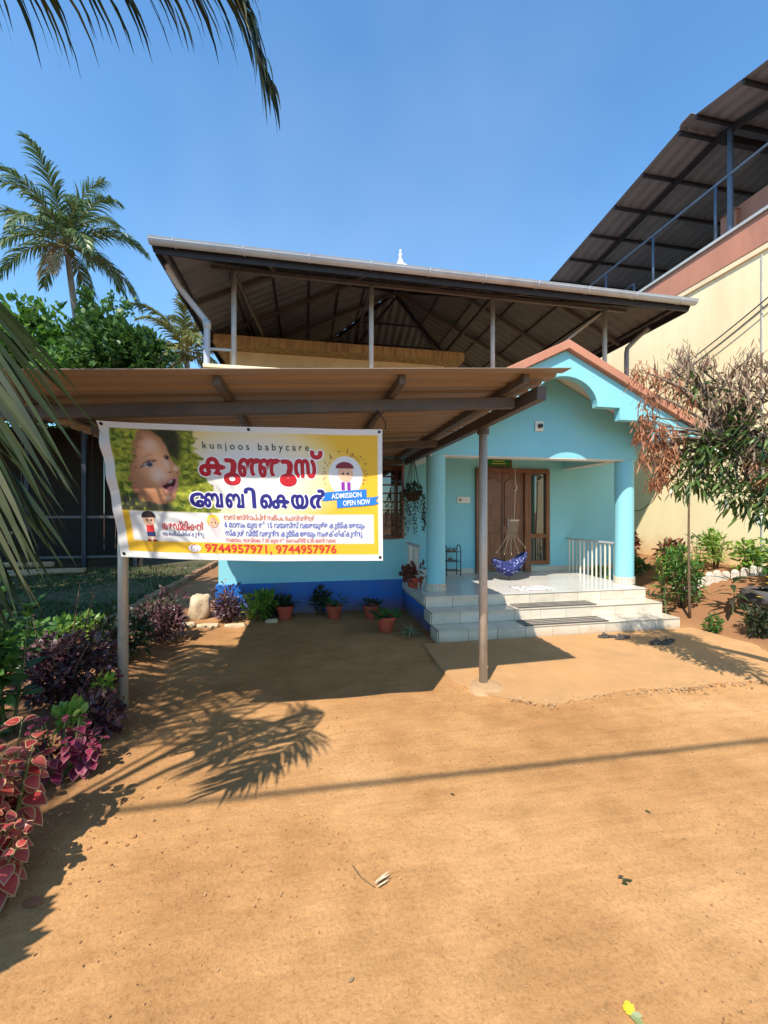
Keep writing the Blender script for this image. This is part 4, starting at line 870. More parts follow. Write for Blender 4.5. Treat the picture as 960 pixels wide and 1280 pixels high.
# ------------------------------------------------------------------ far palms and trees behind the carport
def palm(name, base, top, lab, seed, nf, L, mat, trunk_r=.17, dead=2, group='coconut palms behind the carport'):
    r = random.Random(seed); o = empty(name, base, lab, 'palm tree', group); base = Vector(base); top = Vector(top)
    mid = base.lerp(top, .5) + Vector((.35, 0, 0)); pts = crom([base, mid, top], 14)
    MB().tube(pts, [trunk_r * (1.25 - .5 * i / 14) for i in range(15)], 10).build('trunk', M['palmbark'], o, smooth=True)
    for k in range(nf):
        az = k * 2.399 + r.uniform(-.2, .2); el = R(78 - 100 * (k / nf) ** 1.1 + r.uniform(-6, 6))
        add_frond(o, arc_path(top, az, el, L * r.uniform(.88, 1.05), .24 + .10 * r.random()), 60, L * .25, .075, seed * 50 + k, mat, droop=.5, seg=4, rib=.04, side_k=.65)
    for k in range(dead):
        add_frond(o, arc_path(top, r.uniform(3.4, 5.6), R(-40), L * .55, .4), 26, L * .16, .07, seed * 50 + 40 + k, 'lf_dead', droop=.4, seg=3, rib=.04)
    for k in range(5):
        a = r.uniform(0, 6.28); MB().lathe([(0, .15), (.09, .12), (.12, 0), (.08, -.12), (0, -.15)], top + Vector((.25 * math.cos(a), .25 * math.sin(a), -.35)), 10).build('coconut', M['lf_palmyel'], o, smooth=True)
    return o
palm('coconut_palm', (-10.9, 22.7, 0), (-11.75, 22.55, 14.9), 'tall coconut palm with full crown standing clear against the sky', 3, 22, 4.1, 'lf_palmfar', dead=3)
palm('coconut_palm', (-6.5, 23.0, 0), (-6.35, 23.0, 10.2), 'smaller yellowish coconut palm beside the tin roof corner', 4, 18, 3.3, 'lf_palmyel')
def tree(name, base, cz_, rad, n, L, W, mat, lab, seed, trunk=.18, group='trees behind the carport', vines=False, up=.3):
    r = random.Random(seed); o = empty(name, base, lab, 'tree', group); c = Vector((base[0], base[1], cz_))
    crown(n, c, rad, L, W, r, .45, up).raw('crown', M[mat], o)
    t = MB(); t.tube([base, Vector(base).lerp(c, .55) + vn(r) * .2, c], [trunk, trunk * .7, trunk * .4], 9)
    for k in range(7):
        e = c + Vector((vn(r).x * rad[0], vn(r).y * rad[1], abs(vn(r).z) * rad[2])) * .7; st = Vector(base).lerp(c, r.uniform(.5, .9)); t.tube([st, st.lerp(e, .5) + Vector((0, 0, .2)), e], [trunk * .4, trunk * .28, trunk * .1], 6)
    t.build('trunk', M['bark'], o, smooth=True)
    return o
tree('vine_tree', (-11.6, 20.5, 0), 8.1, (2.6, 2.0, 3.0), 5200, .34, .20, 'lf_vine', 'bright green vine covered tree at the foot of the tall palm', 5)
tree('vine_tree', (-9.3, 20.0, 0), 8.3, (1.5, 1.4, 2.6), 3000, .30, .18, 'lf_tree', 'slender dark vine covered tree just right of the tall palm trunk', 6)
tree('broadleaf_tree', (-6.9, 18.0, 0), 7.4, (1.9, 1.8, 1.9), 4600, .30, .15, 'lf_tree', 'round dark broadleaf tree before the yellowish palm', 7)
tree('broadleaf_tree', (-9.0, 18.2, 0), 6.6, (1.7, 1.5, 1.6), 3000, .30, .15, 'lf_vine', 'low light green tree between the vine trees and the round dark tree', 8)
tree('broadleaf_tree', (-16.0, 21.0, 0), 8.5, (3.2, 2.4, 3.0), 4200, .36, .2, 'lf_tree', 'dark tree behind the drooping near frond', 9)
# two shade trees left of the frame, which keep the lawn and the shed in shadow
tree('shade_tree', (-7.3, 5.2, 0), 6.2, (2.5, 2.6, 1.8), 6000, .36, .22, 'lf_tree', 'shade tree out of frame left of the lawn', 15, .2, 'shade trees left of the yard')
tree('shade_tree', (-10.8, 8.2, 0), 7.2, (3.2, 3.4, 2.2), 8000, .36, .22, 'lf_tree', 'shade tree out of frame left of the shed', 16, .22, 'shade trees left of the yard')
# climbing vine on a bare trunk beside the tall palm
vt = empty('climbing_vine', (-10.5, 21.8, 0), 'leafy vine climbing a thin dead trunk beside the tall palm', 'vine')
MB().tube([(-10.5, 21.8, 0), (-10.45, 21.8, 6), (-10.6, 21.8, 12.3)], [.12, .10, .05], 8).build('trunk', M['bark'], vt, smooth=True)
s = MB(); r = random.Random(12)
for k in range(900):
    z = r.uniform(7, 12.4); p = Vector((-10.5, 21.7, z)) + Vector((r.gauss(0, .16), r.gauss(0, .14), 0)); leaf(s, p, vn(r) + Vector((0, 0, -.3)), .2, .14, vn(r))
for b0, b1, nn in (((-9.6, 21, 8.2), (-8.7, 21, 10.9), 380), ((-9.1, 21, 9.5), (-8.4, 21, 11.6), 260), ((-11.5, 21, 9), (-12.3, 21, 11), 260), ((-9.9, 21, 10.3), (-9.0, 21, 12.0), 120)):
    for k in range(nn): p = Vector(b0).lerp(Vector(b1), r.random()) + vn(r) * abs(r.gauss(0, .22)); leaf(s, p, vn(r), .2, .13, vn(r))
s.raw('foliage', M['lf_vine'], vt)

# ------------------------------------------------------------------ mango tree leaning in from the right
mg = empty('mango_tree', (4.75, 2.45, 0), 'half withered mango tree with hanging russet leaves leaning in from the right', 'tree')
r = random.Random(31)
tr = MB(); tr.tube(crom([(4.85, 2.4, -.1), (4.7, 2.5, .9), (4.35, 2.65, 1.7), (3.9, 2.9, 2.2), (3.55, 3.05, 2.48)], 12), [.10, .10, .09, .085, .08, .075, .07, .065, .06, .055, .05, .045, .035], 10)
def cl(px, py, dp):                         # cluster centre from direction and distance
    th = math.atan2(95, 505); a = (px - 480) / 505; return Vector(((a * math.cos(th) + math.sin(th)) * dp, (-a * math.sin(th) + math.cos(th)) * dp, 1.7 + (640 - py) / 505 * dp))
hub = Vector((3.75, 2.98, 2.35)); clus = []
def dryrow(pts, mat, n, sp=.10, L=.13): 
    for (px, py, dp) in pts: clus.append((cl(px, py, dp), mat, n, sp, L))
dryrow([(800, 462, 3.9), (822, 470, 3.85), (845, 482, 3.8), (862, 498, 3.75), (812, 490, 3.85)], 'lf_dryred', 34, .11)
dryrow([(802, 540, 3.85), (818, 548, 3.8), (834, 556, 3.8), (812, 566, 3.85), (830, 580, 3.8), (808, 520, 3.9), (826, 532, 3.75), (846, 540, 3.8), (840, 566, 3.8), (822, 596, 3.85)], 'lf_dryred', 42, .085)
dryrow([(853, 432, 3.9), (856, 446, 3.9), (848, 452, 3.85), (862, 468, 3.8), (872, 458, 3.8), (880, 445, 3.7), (885, 475, 3.7), (838, 462, 3.9)], 'lf_dry', 30, .10)
dryrow([(905, 470, 3.6), (920, 455, 3.5), (935, 462, 3.4), (950, 450, 3.4), (958, 475, 3.3), (930, 485, 3.4), (912, 492, 3.5), (895, 500, 3.6), (948, 500, 3.3), (975, 460, 3.2), (985, 490, 3.2), (940, 440, 3.4), (965, 520, 3.2)], 'lf_dry', 36, .12)
dryrow([(925, 520, 3.5), (940, 560, 3.3), (955, 580, 3.25), (880, 520, 3.6), (900, 515, 3.6)], 'lf_dry', 30, .11)
dryrow([(958, 590, 3.2), (945, 575, 3.3)], 'lf_dryred', 30, .10)
dryrow([(872, 480, 3.8), (905, 540, 3.6), (925, 550, 3.5), (900, 565, 3.6), (880, 575, 3.7), (872, 555, 3.75), (890, 590, 3.6), (915, 580, 3.5), (935, 595, 3.4), (950, 610, 3.3), (870, 600, 3.7), (905, 610, 3.5), (925, 620, 3.4), (945, 630, 3.3), (960, 620, 3.2), (885, 560, 3.6), (940, 535, 3.4), (960, 550, 3.2), (975, 590, 3.1), (990, 560, 3.1), (985, 620, 3.1), (860, 580, 3.8), (850, 602, 3.85), (930, 500, 3.5), (878, 490, 3.75), (1010, 520, 3.0), (1010, 590, 3.0), (1030, 550, 2.9), (1040, 610, 2.9)], 'lf_mango', 26, .13, .15)
fol = {k: MB() for k in ('lf_dry', 'lf_dryred', 'lf_mango')}
for c, mat, n, sp, L in clus:
    st = hub.lerp(c, r.uniform(.0, .25)) + vn(r) * .05; mid = st.lerp(c, .55) + Vector((0, 0, .06)) + vn(r) * .05
    tr.tube([st, mid, c], [.018, .011, .004], 6)
    for k in range(5):
        e = c + vn(r) * sp * 1.4; tr.tube([mid.lerp(c, .6), e], [.004, .0015], 4, False)
    for k in range(int(n * (2.0 if mat == 'lf_mango' else (2.3 if mat == 'lf_dryred' else 1.25)))):
        p = c + vn(r) * sp * r.uniform(.2, 1.25) + Vector((0, 0, -abs(r.gauss(0, sp * .4)) if mat != 'lf_mango' else 0))
        if mat == 'lf_mango': d = (p - c).normalized() + vn(r) * .5 + Vector((0, 0, -.35)); leaf(fol[mat], p, d, L * r.uniform(.6, 1.1), .025 * r.uniform(.7, 1.2), vn(r) * .6 + Vector((0, 0, 1)), .3)
        else: d = vn(r) * .55 + Vector((0, 0, -1)); leaf(fol[mat], p, d, L * r.uniform(.45, .95), .0125 * r.uniform(.6, 1.3), vn(r), r.uniform(-.4, .5))
tr.build('trunk', M['bark'], mg, smooth=True)
fol['lf_mango'].raw('foliage', M['lf_mango'], mg); o = fol['lf_dry'].raw('dry_foliage', M['lf_dry'], mg); o['label'] = 'withered grey brown hanging leaves'
o = fol['lf_dryred'].raw('dry_foliage', M['lf_dryred'], mg); o['label'] = 'russet withered hanging leaves'

# ------------------------------------------------------------------ beds on the right
z_ = gz(5.95, 5.4)
sp_ = empty('sapling', (5.95, 5.4, z_), 'thin bare stemmed sapling standing beside the porch steps', 'sapling')
MB().tube(crom([(5.95, 5.4, z_ - .05), (5.93, 5.4, 1.0), (5.96, 5.42, 2.0), (5.98, 5.4, 3.0)], 10), [.022, .02, .019, .018, .016, .015, .014, .013, .012, .01, .008], 8).build('stem', M['stem'], sp_, smooth=True)
s = MB(); r = random.Random(77)
for k in range(60): leaf(s, Vector((5.98, 5.4, r.uniform(2.5, 3.1))) + vn(r) * .15, vn(r) + Vector((0, 0, -.3)), .14, .035, vn(r) + Vector((0, 0, 1)))
s.raw('foliage', M['lf_mango'], sp_)
def stalky(name, loc, h, mat, label, seed, nst=3, L=.2, W=.07, per=9, group=None, spread=.15, smat='gstem', droop=.3, cat='plant', tip=True):
    r = random.Random(seed); z0 = gz(loc[0], loc[1]) if -4 < loc[0] < 9 else 0.02
    o = empty(name, (loc[0], loc[1], z0), label, cat, group); s = MB(); st = MB()
    for k in range(nst):
        a = r.uniform(0, 6.28); e = Vector((loc[0] + spread * math.cos(a), loc[1] + spread * math.sin(a), z0 + h * r.uniform(.75, 1.0))); b0 = Vector((loc[0] + .03 * math.cos(a), loc[1] + .03 * math.sin(a), z0 - .03))
        pts = crom([b0, b0.lerp(e, .5) + vn(r) * .03, e], 8); st.tube(pts, [.011 - .008 * i / 8 for i in range(9)], 6)
        for i in range(per):
            t = .25 + .75 * (i + 1) / per; p = pts[min(8, int(t * 8))].lerp(pts[min(8, int(t * 8) + 1)], t * 8 - int(t * 8)); az = i * 2.4 + r.uniform(-.4, .4)
            d = Vector((math.cos(az), math.sin(az), .45 + .6 * (t > .9))); leaf(s, p, d, L * r.uniform(.75, 1.15), W * r.uniform(.8, 1.15), Vector((0, 0, 1)) + vn(r) * .3, droop)
        if tip:
            for i in range(4): az = i * 1.57; leaf(s, e, Vector((math.cos(az), math.sin(az), 1.1)), L * .6, W * .7, Vector((0, 0, 1)), droop)
    s.raw('foliage', M[mat], o); st.build('stem', M[smat], o, smooth=True); return o
G1 = 'garden plants along the cream wall'
stalky('leafy_plant', (5.78, 5.62), 1.0, 'lf_green', 'tall leafy green plant right beside the porch steps', 41, 2, .24, .09, 11, G1, .08)
bush('garden_shrub', (6.2, 5.75), (.32, .3, .48), 520, .12, .035, 'lf_green', 'tangled twiggy green shrub behind the thin sapling', 'shrub', G1, 42, 16, .5)
bush('garden_shrub', (6.72, 6.45), (.34, .3, .40), 520, .11, .03, 'lf_lime', 'yellow green feathery shrub right of the sapling', 'shrub', G1, 43, 9, .6)
bush('garden_shrub', (7.45, 6.25), (.30, .28, .36), 420, .11, .035, 'lf_lime', 'light green bush against the cream wall above the white edging', 'shrub', G1, 44, 8, .5)
stalky('leafy_plant', (7.25, 6.4), .70, 'lf_green', 'feathery leafed plant rising from the bush by the cream wall', 45, 3, .17, .05, 10, G1, .15)
bush('garden_shrub', (7.55, 5.75), (.24, .22, .30), 300, .11, .05, 'lf_lime', 'yellow leaved bush at the right edge by the cream wall', 'shrub', G1, 46, 6, .4)
bush('garden_shrub', (7.12, 4.95), (.36, .32, .40), 600, .12, .05, 'lf_green', 'broad green bush with yellow flowers at the right edge', 'shrub', G1, 47, 8, .3)
bush('garden_shrub', (6.05, 4.45), (.24, .2, .22), 700, .10, .02, 'lf_dark', 'dark fine leaved bush in the shade of the mango tree', 'shrub', G1, 48, 8, .5, h0=.2)
bush('garden_shrub', (5.65, 4.75), (.12, .12, .13), 200, .06, .025, 'lf_green', 'small grey green tuft before the dark bush', 'shrub', G1, 49, 4, .4, h0=.12)
stalky('papaya_seedling', (6.35, 5.05), .62, 'lf_dark', 'young spreading leafed seedling on the red soil before the white edging', 50, 1, .30, .07, 16, G1, .03, droop=.7)
bush('garden_shrub', (7.45, 8.4), (.28, .22, .30), 300, .14, .07, 'lf_red', 'rusty red leaved shrub by the cream wall behind the column', 'shrub', G1, 51, 5, .3)
bush('garden_shrub', (6.85, 7.4), (.18, .2, .16), 160, .14, .05, 'lf_green', 'low green clump behind the right porch column', 'shrub', G1, 52, 4, .4)
stalky('leafy_plant', (5.55, 5.75), .34, 'lf_dark', 'low dark spiky plant against the end of the steps', 53, 5, .2, .03, 4, G1, .12)
bush('garden_shrub', (7.55, 7.3), (.25, .3, .22), 200, .12, .06, 'lf_red', 'low rusty leaved plant above the left end of the white edging', 'shrub', G1, 54, 4, .3)
s = MB(); r = random.Random(9)
fl = empty('yellow_flower', (6.75, 4.75, .4), 'cluster of small yellow flowers on the bush at the right edge', 'flowers')
for k in range(9):
    c = Vector((6.75, 4.72, .62)) + Vector((r.gauss(0, .16), r.gauss(0, .1), r.gauss(0, .10)))
    for a in range(6): leaf(s, c, Vector((math.cos(a * 1.05), math.sin(a * 1.05), .3)), .045, .03, Vector((0, 0, 1)), .1)
s.raw('petals', M['flower'], fl)
# white stone edging of the raised bed
we = empty('bed_edging', (7.2, 5.9, .4), 'row of white painted stones edging the raised flower bed', 'edging')
for k in range(13):
    t = k / 12; x = 6.55 + 1.1 * t; y = 6.0 - .55 * t + .1 * math.sin(5 * t); z = gz(x, y); w_ = rnd.uniform(.05, .065); h_ = rnd.uniform(.13, .21)
    p = [(x - w_, z - .08), (x + w_, z - .08), (x + w_ * .85, z + h_ * .8), (x + .1 * w_, z + h_), (x - w_ * .8, z + h_ * .75)]
    MB().prism(p, y - .05, y + .03, 'y').build('stone', M['wstone'], we, .012)
# tyre-like dark planter at right edge
tag(MB().lathe([(.22, .0), (.31, .02), (.34, .1), (.33, .2), (.27, .23), (.24, .2)], (6.75, 4.85, gz(6.75, 4.85) - .02), 24).build('planter_ring', M['rubber'], None, smooth=True), 'dark round planter ring under the flowering bush', 'planter')

# ------------------------------------------------------------------ left bed
def coleus(name, loc, h, rad, n, L, inn, edg, label, seed, group):
    r = random.Random(seed); z0 = gz(*loc[:2]); o = empty(name, (loc[0], loc[1], z0), label, 'coleus', group); st = MB(); s = MB()
    for k in range(n):
        a = r.uniform(0, 6.28); rr = r.random() ** .5; top = Vector((loc[0] + rad * rr * math.cos(a), loc[1] + rad * rr * math.sin(a), z0 + h * (1 - .55 * rr * rr) * r.uniform(.75, 1)))
        b0 = Vector((loc[0] + .25 * rad * rr * math.cos(a), loc[1] + .25 * rad * rr * math.sin(a), z0 - .02)); pts = crom([b0, b0.lerp(top, .5) + vn(r) * .03, top], 6); st.tube(pts, [.007] * 4 + [.005, .004, .003], 5)
        for lv in range(4):
            q = pts[6 - lv] if lv < 4 else pts[2]; sz = L * (.55 + .18 * lv) * r.uniform(.85, 1.15)
            for j in range(2 + (lv == 0)):
                az = (lv * 1.57 + j * 3.14 + k if lv == 0 else a + (j - .5) * 1.9) + r.uniform(-.4, .4); d = Vector((math.cos(az), math.sin(az), -.35 + .75 * (lv == 0) + r.uniform(-.25, .25))).normalized(); up = Vector((.6 * math.cos(az), .6 * math.sin(az), 1)) + vn(r) * .35; sd = d.cross(up).normalized(); up = sd.cross(d)
                prof = [(0, .0), (.08, .22), (.25, .38), (.45, .40), (.65, .31), (.83, .17), (1, 0)]
                bend = r.uniform(.2, .5)
                def at(t, w_, cup=.12): return q + d * (sz * (t + .12)) + sd * (sz * w_) + up * (sz * (cup * abs(w_) - bend * t * t))
                outer = [at(t, w_) for t, w_ in prof] + [at(t, -w_) for t, w_ in reversed(prof[1:-1])]
                inner = [at(.07 + t * .86, w_ * .84) for t, w_ in prof] + [at(.07 + t * .86, -w_ * .84) for t, w_ in reversed(prof[1:-1])]
                m_ = len(outer); mid = [at(t, 0) for t in (.3, .6)]
                vs = outer + inner + mid
                fs = [(i, (i+1) % m_, m_ + (i+1) % m_, m_ + i) for i in range(m_)]; s.add(vs, [], 0); b0_ = len(s.v) - len(vs)
                s.f += [tuple(b0_ + i for i in f) for f in fs]; s.mi += [1] * m_
                I = [b0_ + m_ + i for i in range(m_)]; A, B = b0_ + 2 * m_, b0_ + 2 * m_ + 1
                half_ = m_ // 2
                for f in ((I[0], I[1], A), (I[1], I[2], A), (I[2], I[3], B, A), (I[3], I[4], B), (I[4], I[5], B), (I[5], I[6], B), (I[6], I[7], B), (I[7], I[8], B), (I[8], I[9], B), (I[9], I[10], A, B), (I[10], I[11], A), (I[11], I[0], A)): s.f.append(f); s.mi.append(0)
    s.raw('foliage', [M[inn], M[edg]], o, smooth=True); st.build('stem', M['gstem'], o, smooth=True); return o
GL = 'bedding plants left of the yard'
coleus('coleus_plant', (-1.50, 2.22), .80, .27, 34, .105, 'col_in', 'col_edge', 'pink red coleus with pale leaf margins nearest the left corner', 61, GL)
coleus('coleus_plant', (-1.42, 1.98), .50, .22, 18, .10, 'col_in', 'col_edge', 'low spill of red coleus leaves at the bottom left edge', 62, GL)
coleus('coleus_plant', (-1.58, 2.95), .42, .24, 24, .08, 'col_mid', 'col_edge2', 'magenta coleus just behind the big pink red one', 63, GL)
coleus('coleus_plant', (-1.85, 2.60), .60, .22, 20, .09, 'col_mid', 'col_edge', 'dark magenta coleus at the left edge behind the pink red one', 64, GL)
bush('purple_shrub', (-2.05, 3.95), (.42, .38, .30), 1900, .065, .035, 'lf_pur', 'dark purple leaved mound beside the left carport pole', 'shrub', GL, 65, 12, .4, shell=.6)
bush('purple_shrub', (-1.62, 3.45), (.22, .24, .16), 800, .06, .032, 'lf_pur', 'low purple leaved spill at the foot of the left pole', 'shrub', GL, 66, 8, .4, h0=.13)
stalky('purple_spike', (-2.15, 4.1), .95, 'lf_pur', 'three purple flower spikes rising above the dark purple mound', 67, 3, .05, .025, 22, GL, .22, 'stem')
stalky('leafy_plant', (-2.18, 3.45), 1.12, 'lf_green', 'tall bright green leafy plant at the left edge', 68, 5, .17, .065, 12, GL, .16)
bush('leafy_plant', (-2.30, 3.35), (.22, .22, .42), 520, .11, .06, 'lf_green', 'dense green foliage beneath the tall leafy plant at the left edge', 'plant', GL, 69, 6, .3)
bush('lime_groundcover', (-3.3, 6.1), (.55, .35, .16), 500, .10, .05, 'lf_lime', 'patch of sunlit lime green plants at the lawn corner', 'plant', GL, 70, 6, .4, h0=.14)
bush('leafy_plant', (-3.0, 5.0), (.4, .4, .25), 500, .09, .05, 'lf_green', 'low mixed green plants behind the purple mound', 'plant', GL, 71, 6, .4, h0=.2)
bush('lime_sprig', (-1.68, 3.75), (.08, .08, .08), 60, .06, .04, 'lf_lime', 'small yellow green sprig against the left pole foot', 'plant', GL, 72, 3, .4, h0=.24)
bush('lime_sprig', (-1.62, 3.15), (.09, .08, .07), 60, .07, .05, 'lf_lime', 'small yellow green sprig between magenta coleus and purple spill', 'plant', GL, 73, 3, .4, h0=.28)
bush('dark_shrub', (-1.95, 5.75), (.36, .40, .32), 1300, .075, .03, 'lf_pur', 'shaded dark purple shrub beside the side path', 'shrub', GL, 74, 12, .4)
bush('dark_shrub', (-2.1, 4.9), (.36, .36, .26), 900, .08, .045, 'lf_dark', 'shaded dark green shrub between the pole and the side path', 'shrub', GL, 75, 8, .4)
bush('dark_shrub', (-2.2, 6.6), (.25, .35, .22), 600, .07, .03, 'lf_dark', 'small shaded shrub further along the side path', 'shrub', GL, 76, 6, .4)
bush('garden_shrub', (-1.86, 1.12), (.30, .48, .66), 1600, .12, .07, 'lf_green', 'tall shrub just left of the frame beside the coleus', 'shrub', GL, 77, 8, .4)
# plants at the house corner
GH = 'plants along the house front'
bush('purple_shrub', (-1.22, 6.62), (.24, .22, .30), 800, .06, .03, 'lf_pur', 'dark feathery purple shrub at the blue house corner', 'shrub', GH, 80, 10, .5)
bush('leafy_plant', (-.72, 6.62), (.22, .18, .22), 160, .13, .09, 'lf_lime', 'large pale leaved plant in sun at the house front', 'plant', GH, 81, 5, .5)
bush('leafy_plant', (-.42, 6.72), (.16, .14, .18), 160, .09, .05, 'lf_dark', 'small dark plant between the pale one and the first pot', 'plant', GH, 82, 4, .4)
bush('leafy_plant', (.18, 6.78), (.16, .10, .22), 120, .10, .05, 'lf_dark', 'small shaded plant between the two middle pots', 'plant', GH, 83, 4, .4)
# big pale stone by the corner and the laid stones in front
s = MB(); r = random.Random(4); me = bpy.data.meshes.new('boulder'); bm = bmesh.new(); bmesh.ops.create_icosphere(bm, subdivisions=3, radius=1)
for v in bm.verts: v.co = Vector((max(-.8, min(.8, v.co.x)), max(-.8, min(.8, v.co.y)), max(-.9, min(.72, v.co.z)))) * (1 + .12 * noise.noise(v.co * 1.8)); v.co = Vector((v.co.x * .19, v.co.y * .22, v.co.z * .27))
bm.to_mesh(me); bm.free(); o = link('boulder', me, M['stone'], smooth=True); o.location = (-1.72, 7.0, .16); o.rotation_euler = (0, .1, .3); tag(o, 'squared pale stone block at the blue house corner', 'stone')
for i, (x, y, sx, sy, rz_, lab) in enumerate([(-1.45, 6.35, .20, .06, -.1, 'flat pale stone lying before the purple corner shrub'), (-1.05, 6.28, .20, .05, -.05, 'long flat stone right of the first one before the shrub'), (-1.75, 6.45, .12, .09, .6, 'rounded pale stone at the end of the side path'), (-.55, 6.45, .12, .05, .1, 'small flat stone before the pale leaved plant')]):
    o = link('edging_stone', me.copy(), M['stone'], smooth=True); o.data.materials.clear(); o.data.materials.append(M['stone']); o.scale = (sx / .2, sy / .2, .18); o.location = (x, y, .015); o.rotation_euler = (0, 0, rz_); tag(o, lab, 'stone', 'edging stones at the house corner')
# ------------------------------------------------------------------ flower pots
def pot(loc, k, lab, mat, n, L, W, seed, h=.12):
    o = empty('flower_pot', (*loc, 0), lab, 'flower pot', 'red flower pots along the house front'); x, y = loc
    MB().lathe([(0, .012), (.085*k, .012), (.09*k, .0), (.128*k, .17*k), (.142*k, .17*k), (.145*k, .215*k), (.128*k, .218*k), (.122*k, .19*k), (0, .185*k)], (x, y, 0), 28).build('pot', M['clay'], o, smooth=False)
    MB().lathe([(0, .195*k), (.122*k, .192*k)], (x, y, 0), 20).build('soil', M['soilpot'], o)
    r = random.Random(seed); s = MB()
    for i in range(n):
        a = r.uniform(0, 6.28); q = Vector((x + .07*k*math.cos(a)*r.random(), y + .07*k*math.sin(a)*r.random(), .19*k)); e = .3 + 1.2 * r.random()
        p = q + Vector((math.cos(a), math.sin(a), e)).normalized() * h * r.random(); leaf(s, p, Vector((math.cos(a), math.sin(a), e * .7)), L * r.uniform(.7, 1.2), W, Vector((0, 0, 1)) + vn(r) * .3, .3)
    s.raw('foliage', M[mat], o)
pot((1.09, 5.66), 1.0, 'largest red pot with fleshy green leaves nearest the steps', 'lf_green', 34, .14, .085, 90, .12)
pot((1.0, 6.42), .95, 'red pot half hidden behind the nearest one', 'lf_dark', 30, .12, .05, 91, .10)
pot((.41, 6.52), .95, 'red pot with trailing green plant in the middle of the row', 'lf_green', 34, .13, .05, 92, .16)
pot((-.36, 6.62), 1.0, 'leftmost red pot at the house front', 'lf_dark', 34, .12, .06, 93, .10)
# spider plant by the steps, clay planter on the ledge
sp2 = empty('spider_plant', (1.42, 5.5, 0), 'low striped spider plant on the ground by the steps', 'plant', GH); s = MB(); r = random.Random(95)
for k in range(34): a = r.uniform(0, 6.28); leaf(s, (1.42 + .02*math.cos(a), 5.5 + .02*math.sin(a), .02), Vector((math.cos(a), math.sin(a), r.uniform(.3, 1.0))), r.uniform(.14, .24), .022, Vector((0, 0, 1)), .55)
s.raw('foliage', M['lf_var'], sp2)
pl = empty('ledge_planter', (1.72, 6.35, .48), 'brown clay bowl with dark leafy plant on the porch ledge', 'planter'); MB().lathe([(0, .01), (.10, 0), (.14, .13), (.155, .13), (.155, .16), (.135, .16), (.0, .13)], (1.70, 6.36, .484), 22).build('bowl', M['clay'], pl)
crown(130, (1.66, 6.36, .72), (.22, .2, .14), .10, .06, random.Random(96), .3, .3).raw('foliage', M['lf_red'], pl)
# hanging basket
hb = empty('hanging_basket', (1.69, 6.42, 2.0), 'hanging basket with trailing strings of leaves at the left porch corner', 'hanging basket'); HC = (1.69, 6.42, 1.98)
MB().lathe([(0, -.10), (.08, -.10), (.13, 0), (.145, .05), (.135, .05), (0, .03)], HC, 18).build('pot', M['soilpot'], hb, smooth=True)
s = MB()
for k in range(6): a = k * 1.047; s.tube([(HC[0] + .14*math.cos(a), HC[1] + .14*math.sin(a), HC[2] + .04), (HC[0] + .02*math.cos(a), HC[1] + .02*math.sin(a), 2.56)], .005, 5)
s.build('chain', M['black'], hb)
s = MB(); r = random.Random(97)
for k in range(34):
    a = r.uniform(0, 6.28); q = Vector((HC[0] + .14*math.cos(a), HC[1] + .14*math.sin(a), HC[2] + .04)); ln = r.uniform(.25, .75)
    for i in range(int(ln / .028)): leaf(s, q + Vector((r.gauss(0, .008), r.gauss(0, .008), -i * .028)) + Vector((math.cos(a), math.sin(a), 0)) * .02 * min(i, 3), vn(r) + Vector((0, 0, -.4)), .034, .024, vn(r), .2)
for k in range(160): leaf(s, Vector(HC) + vn(r) * .12 + Vector((0, 0, .07)), vn(r) + Vector((0, 0, .3)), .06, .035, vn(r), .2)
s.raw('foliage', M['lf_dark'], hb)
# ------------------------------------------------------------------ things on the porch
sr = empty('shoe_rack', (2.72, 7.42, .48), 'black wire shoe rack against the porch back wall', 'rack')
for x in (2.58, 2.86):
    MB().tube([(x, 7.30, .482), (x, 7.30, 1.0), (x, 7.34, 1.06), (x, 7.46, 1.06), (x, 7.50, 1.0), (x, 7.50, .482)], .009, 6).build('side_frame', M['black'], sr, smooth=True)
for z in (.58, .76, .94):
    s = MB().tube([(2.58, 7.3, z), (2.86, 7.3, z)], .007, 6).tube([(2.58, 7.5, z), (2.86, 7.5, z)], .007, 6)
    for k in range(6): s.tube([(2.6 + k*.048, 7.3, z), (2.6 + k*.048, 7.5, z)], .004, 5)
    s.build('shelf', M['black'], sr)
def slipper(loc, rot, mat, lab, grp, cat='slipper', k=1.0):
    o = empty('slipper', loc, lab, cat, grp); out_ = []
    for i in range(20):
        a = 2 * math.pi * i / 20; y = .13 * math.sin(a); w_ = .047 * (1 + .22 * math.sin(a)) * (1 - .18 * math.exp(-((y + .02) / .05) ** 2)); out_.append((w_ * math.cos(a) * k, y * k))
    c, s_ = math.cos(rot), math.sin(rot); tr_ = lambda x, y: (loc[0] + x*c - y*s_, loc[1] + x*s_ + y*c)
    MB().prism([tr_(*p) for p in out_], loc[2], loc[2] + .018, 'z').build('sole', M[mat], o, .004)
    s = MB()
    for sg in (-1, 1): s.tube([(*tr_(sg*.045*k, -.01*k), loc[2]+.018), (*tr_(sg*.03*k, .03*k), loc[2]+.05), (*tr_(0, .08*k), loc[2]+.02)], .007, 6)
    s.build('strap', M['rubber'], o, smooth=True); return o
slipper((3.95, 4.78, .024), 1.45, 'rubber', 'brown slipper nearest the bottom step', 'slippers left before the steps'); slipper((4.12, 4.70, .024), 1.75, 'rubber', 'brown slipper beside the one nearest the bottom step', 'slippers left before the steps')
slipper((4.42, 4.42, .024), 1.3, 'rubber', 'left slipper of the pair further right on the apron', 'slippers left before the steps'); slipper((4.60, 4.46, .024), 1.9, 'rubber', 'right slipper of the pair further right on the apron', 'slippers left before the steps')
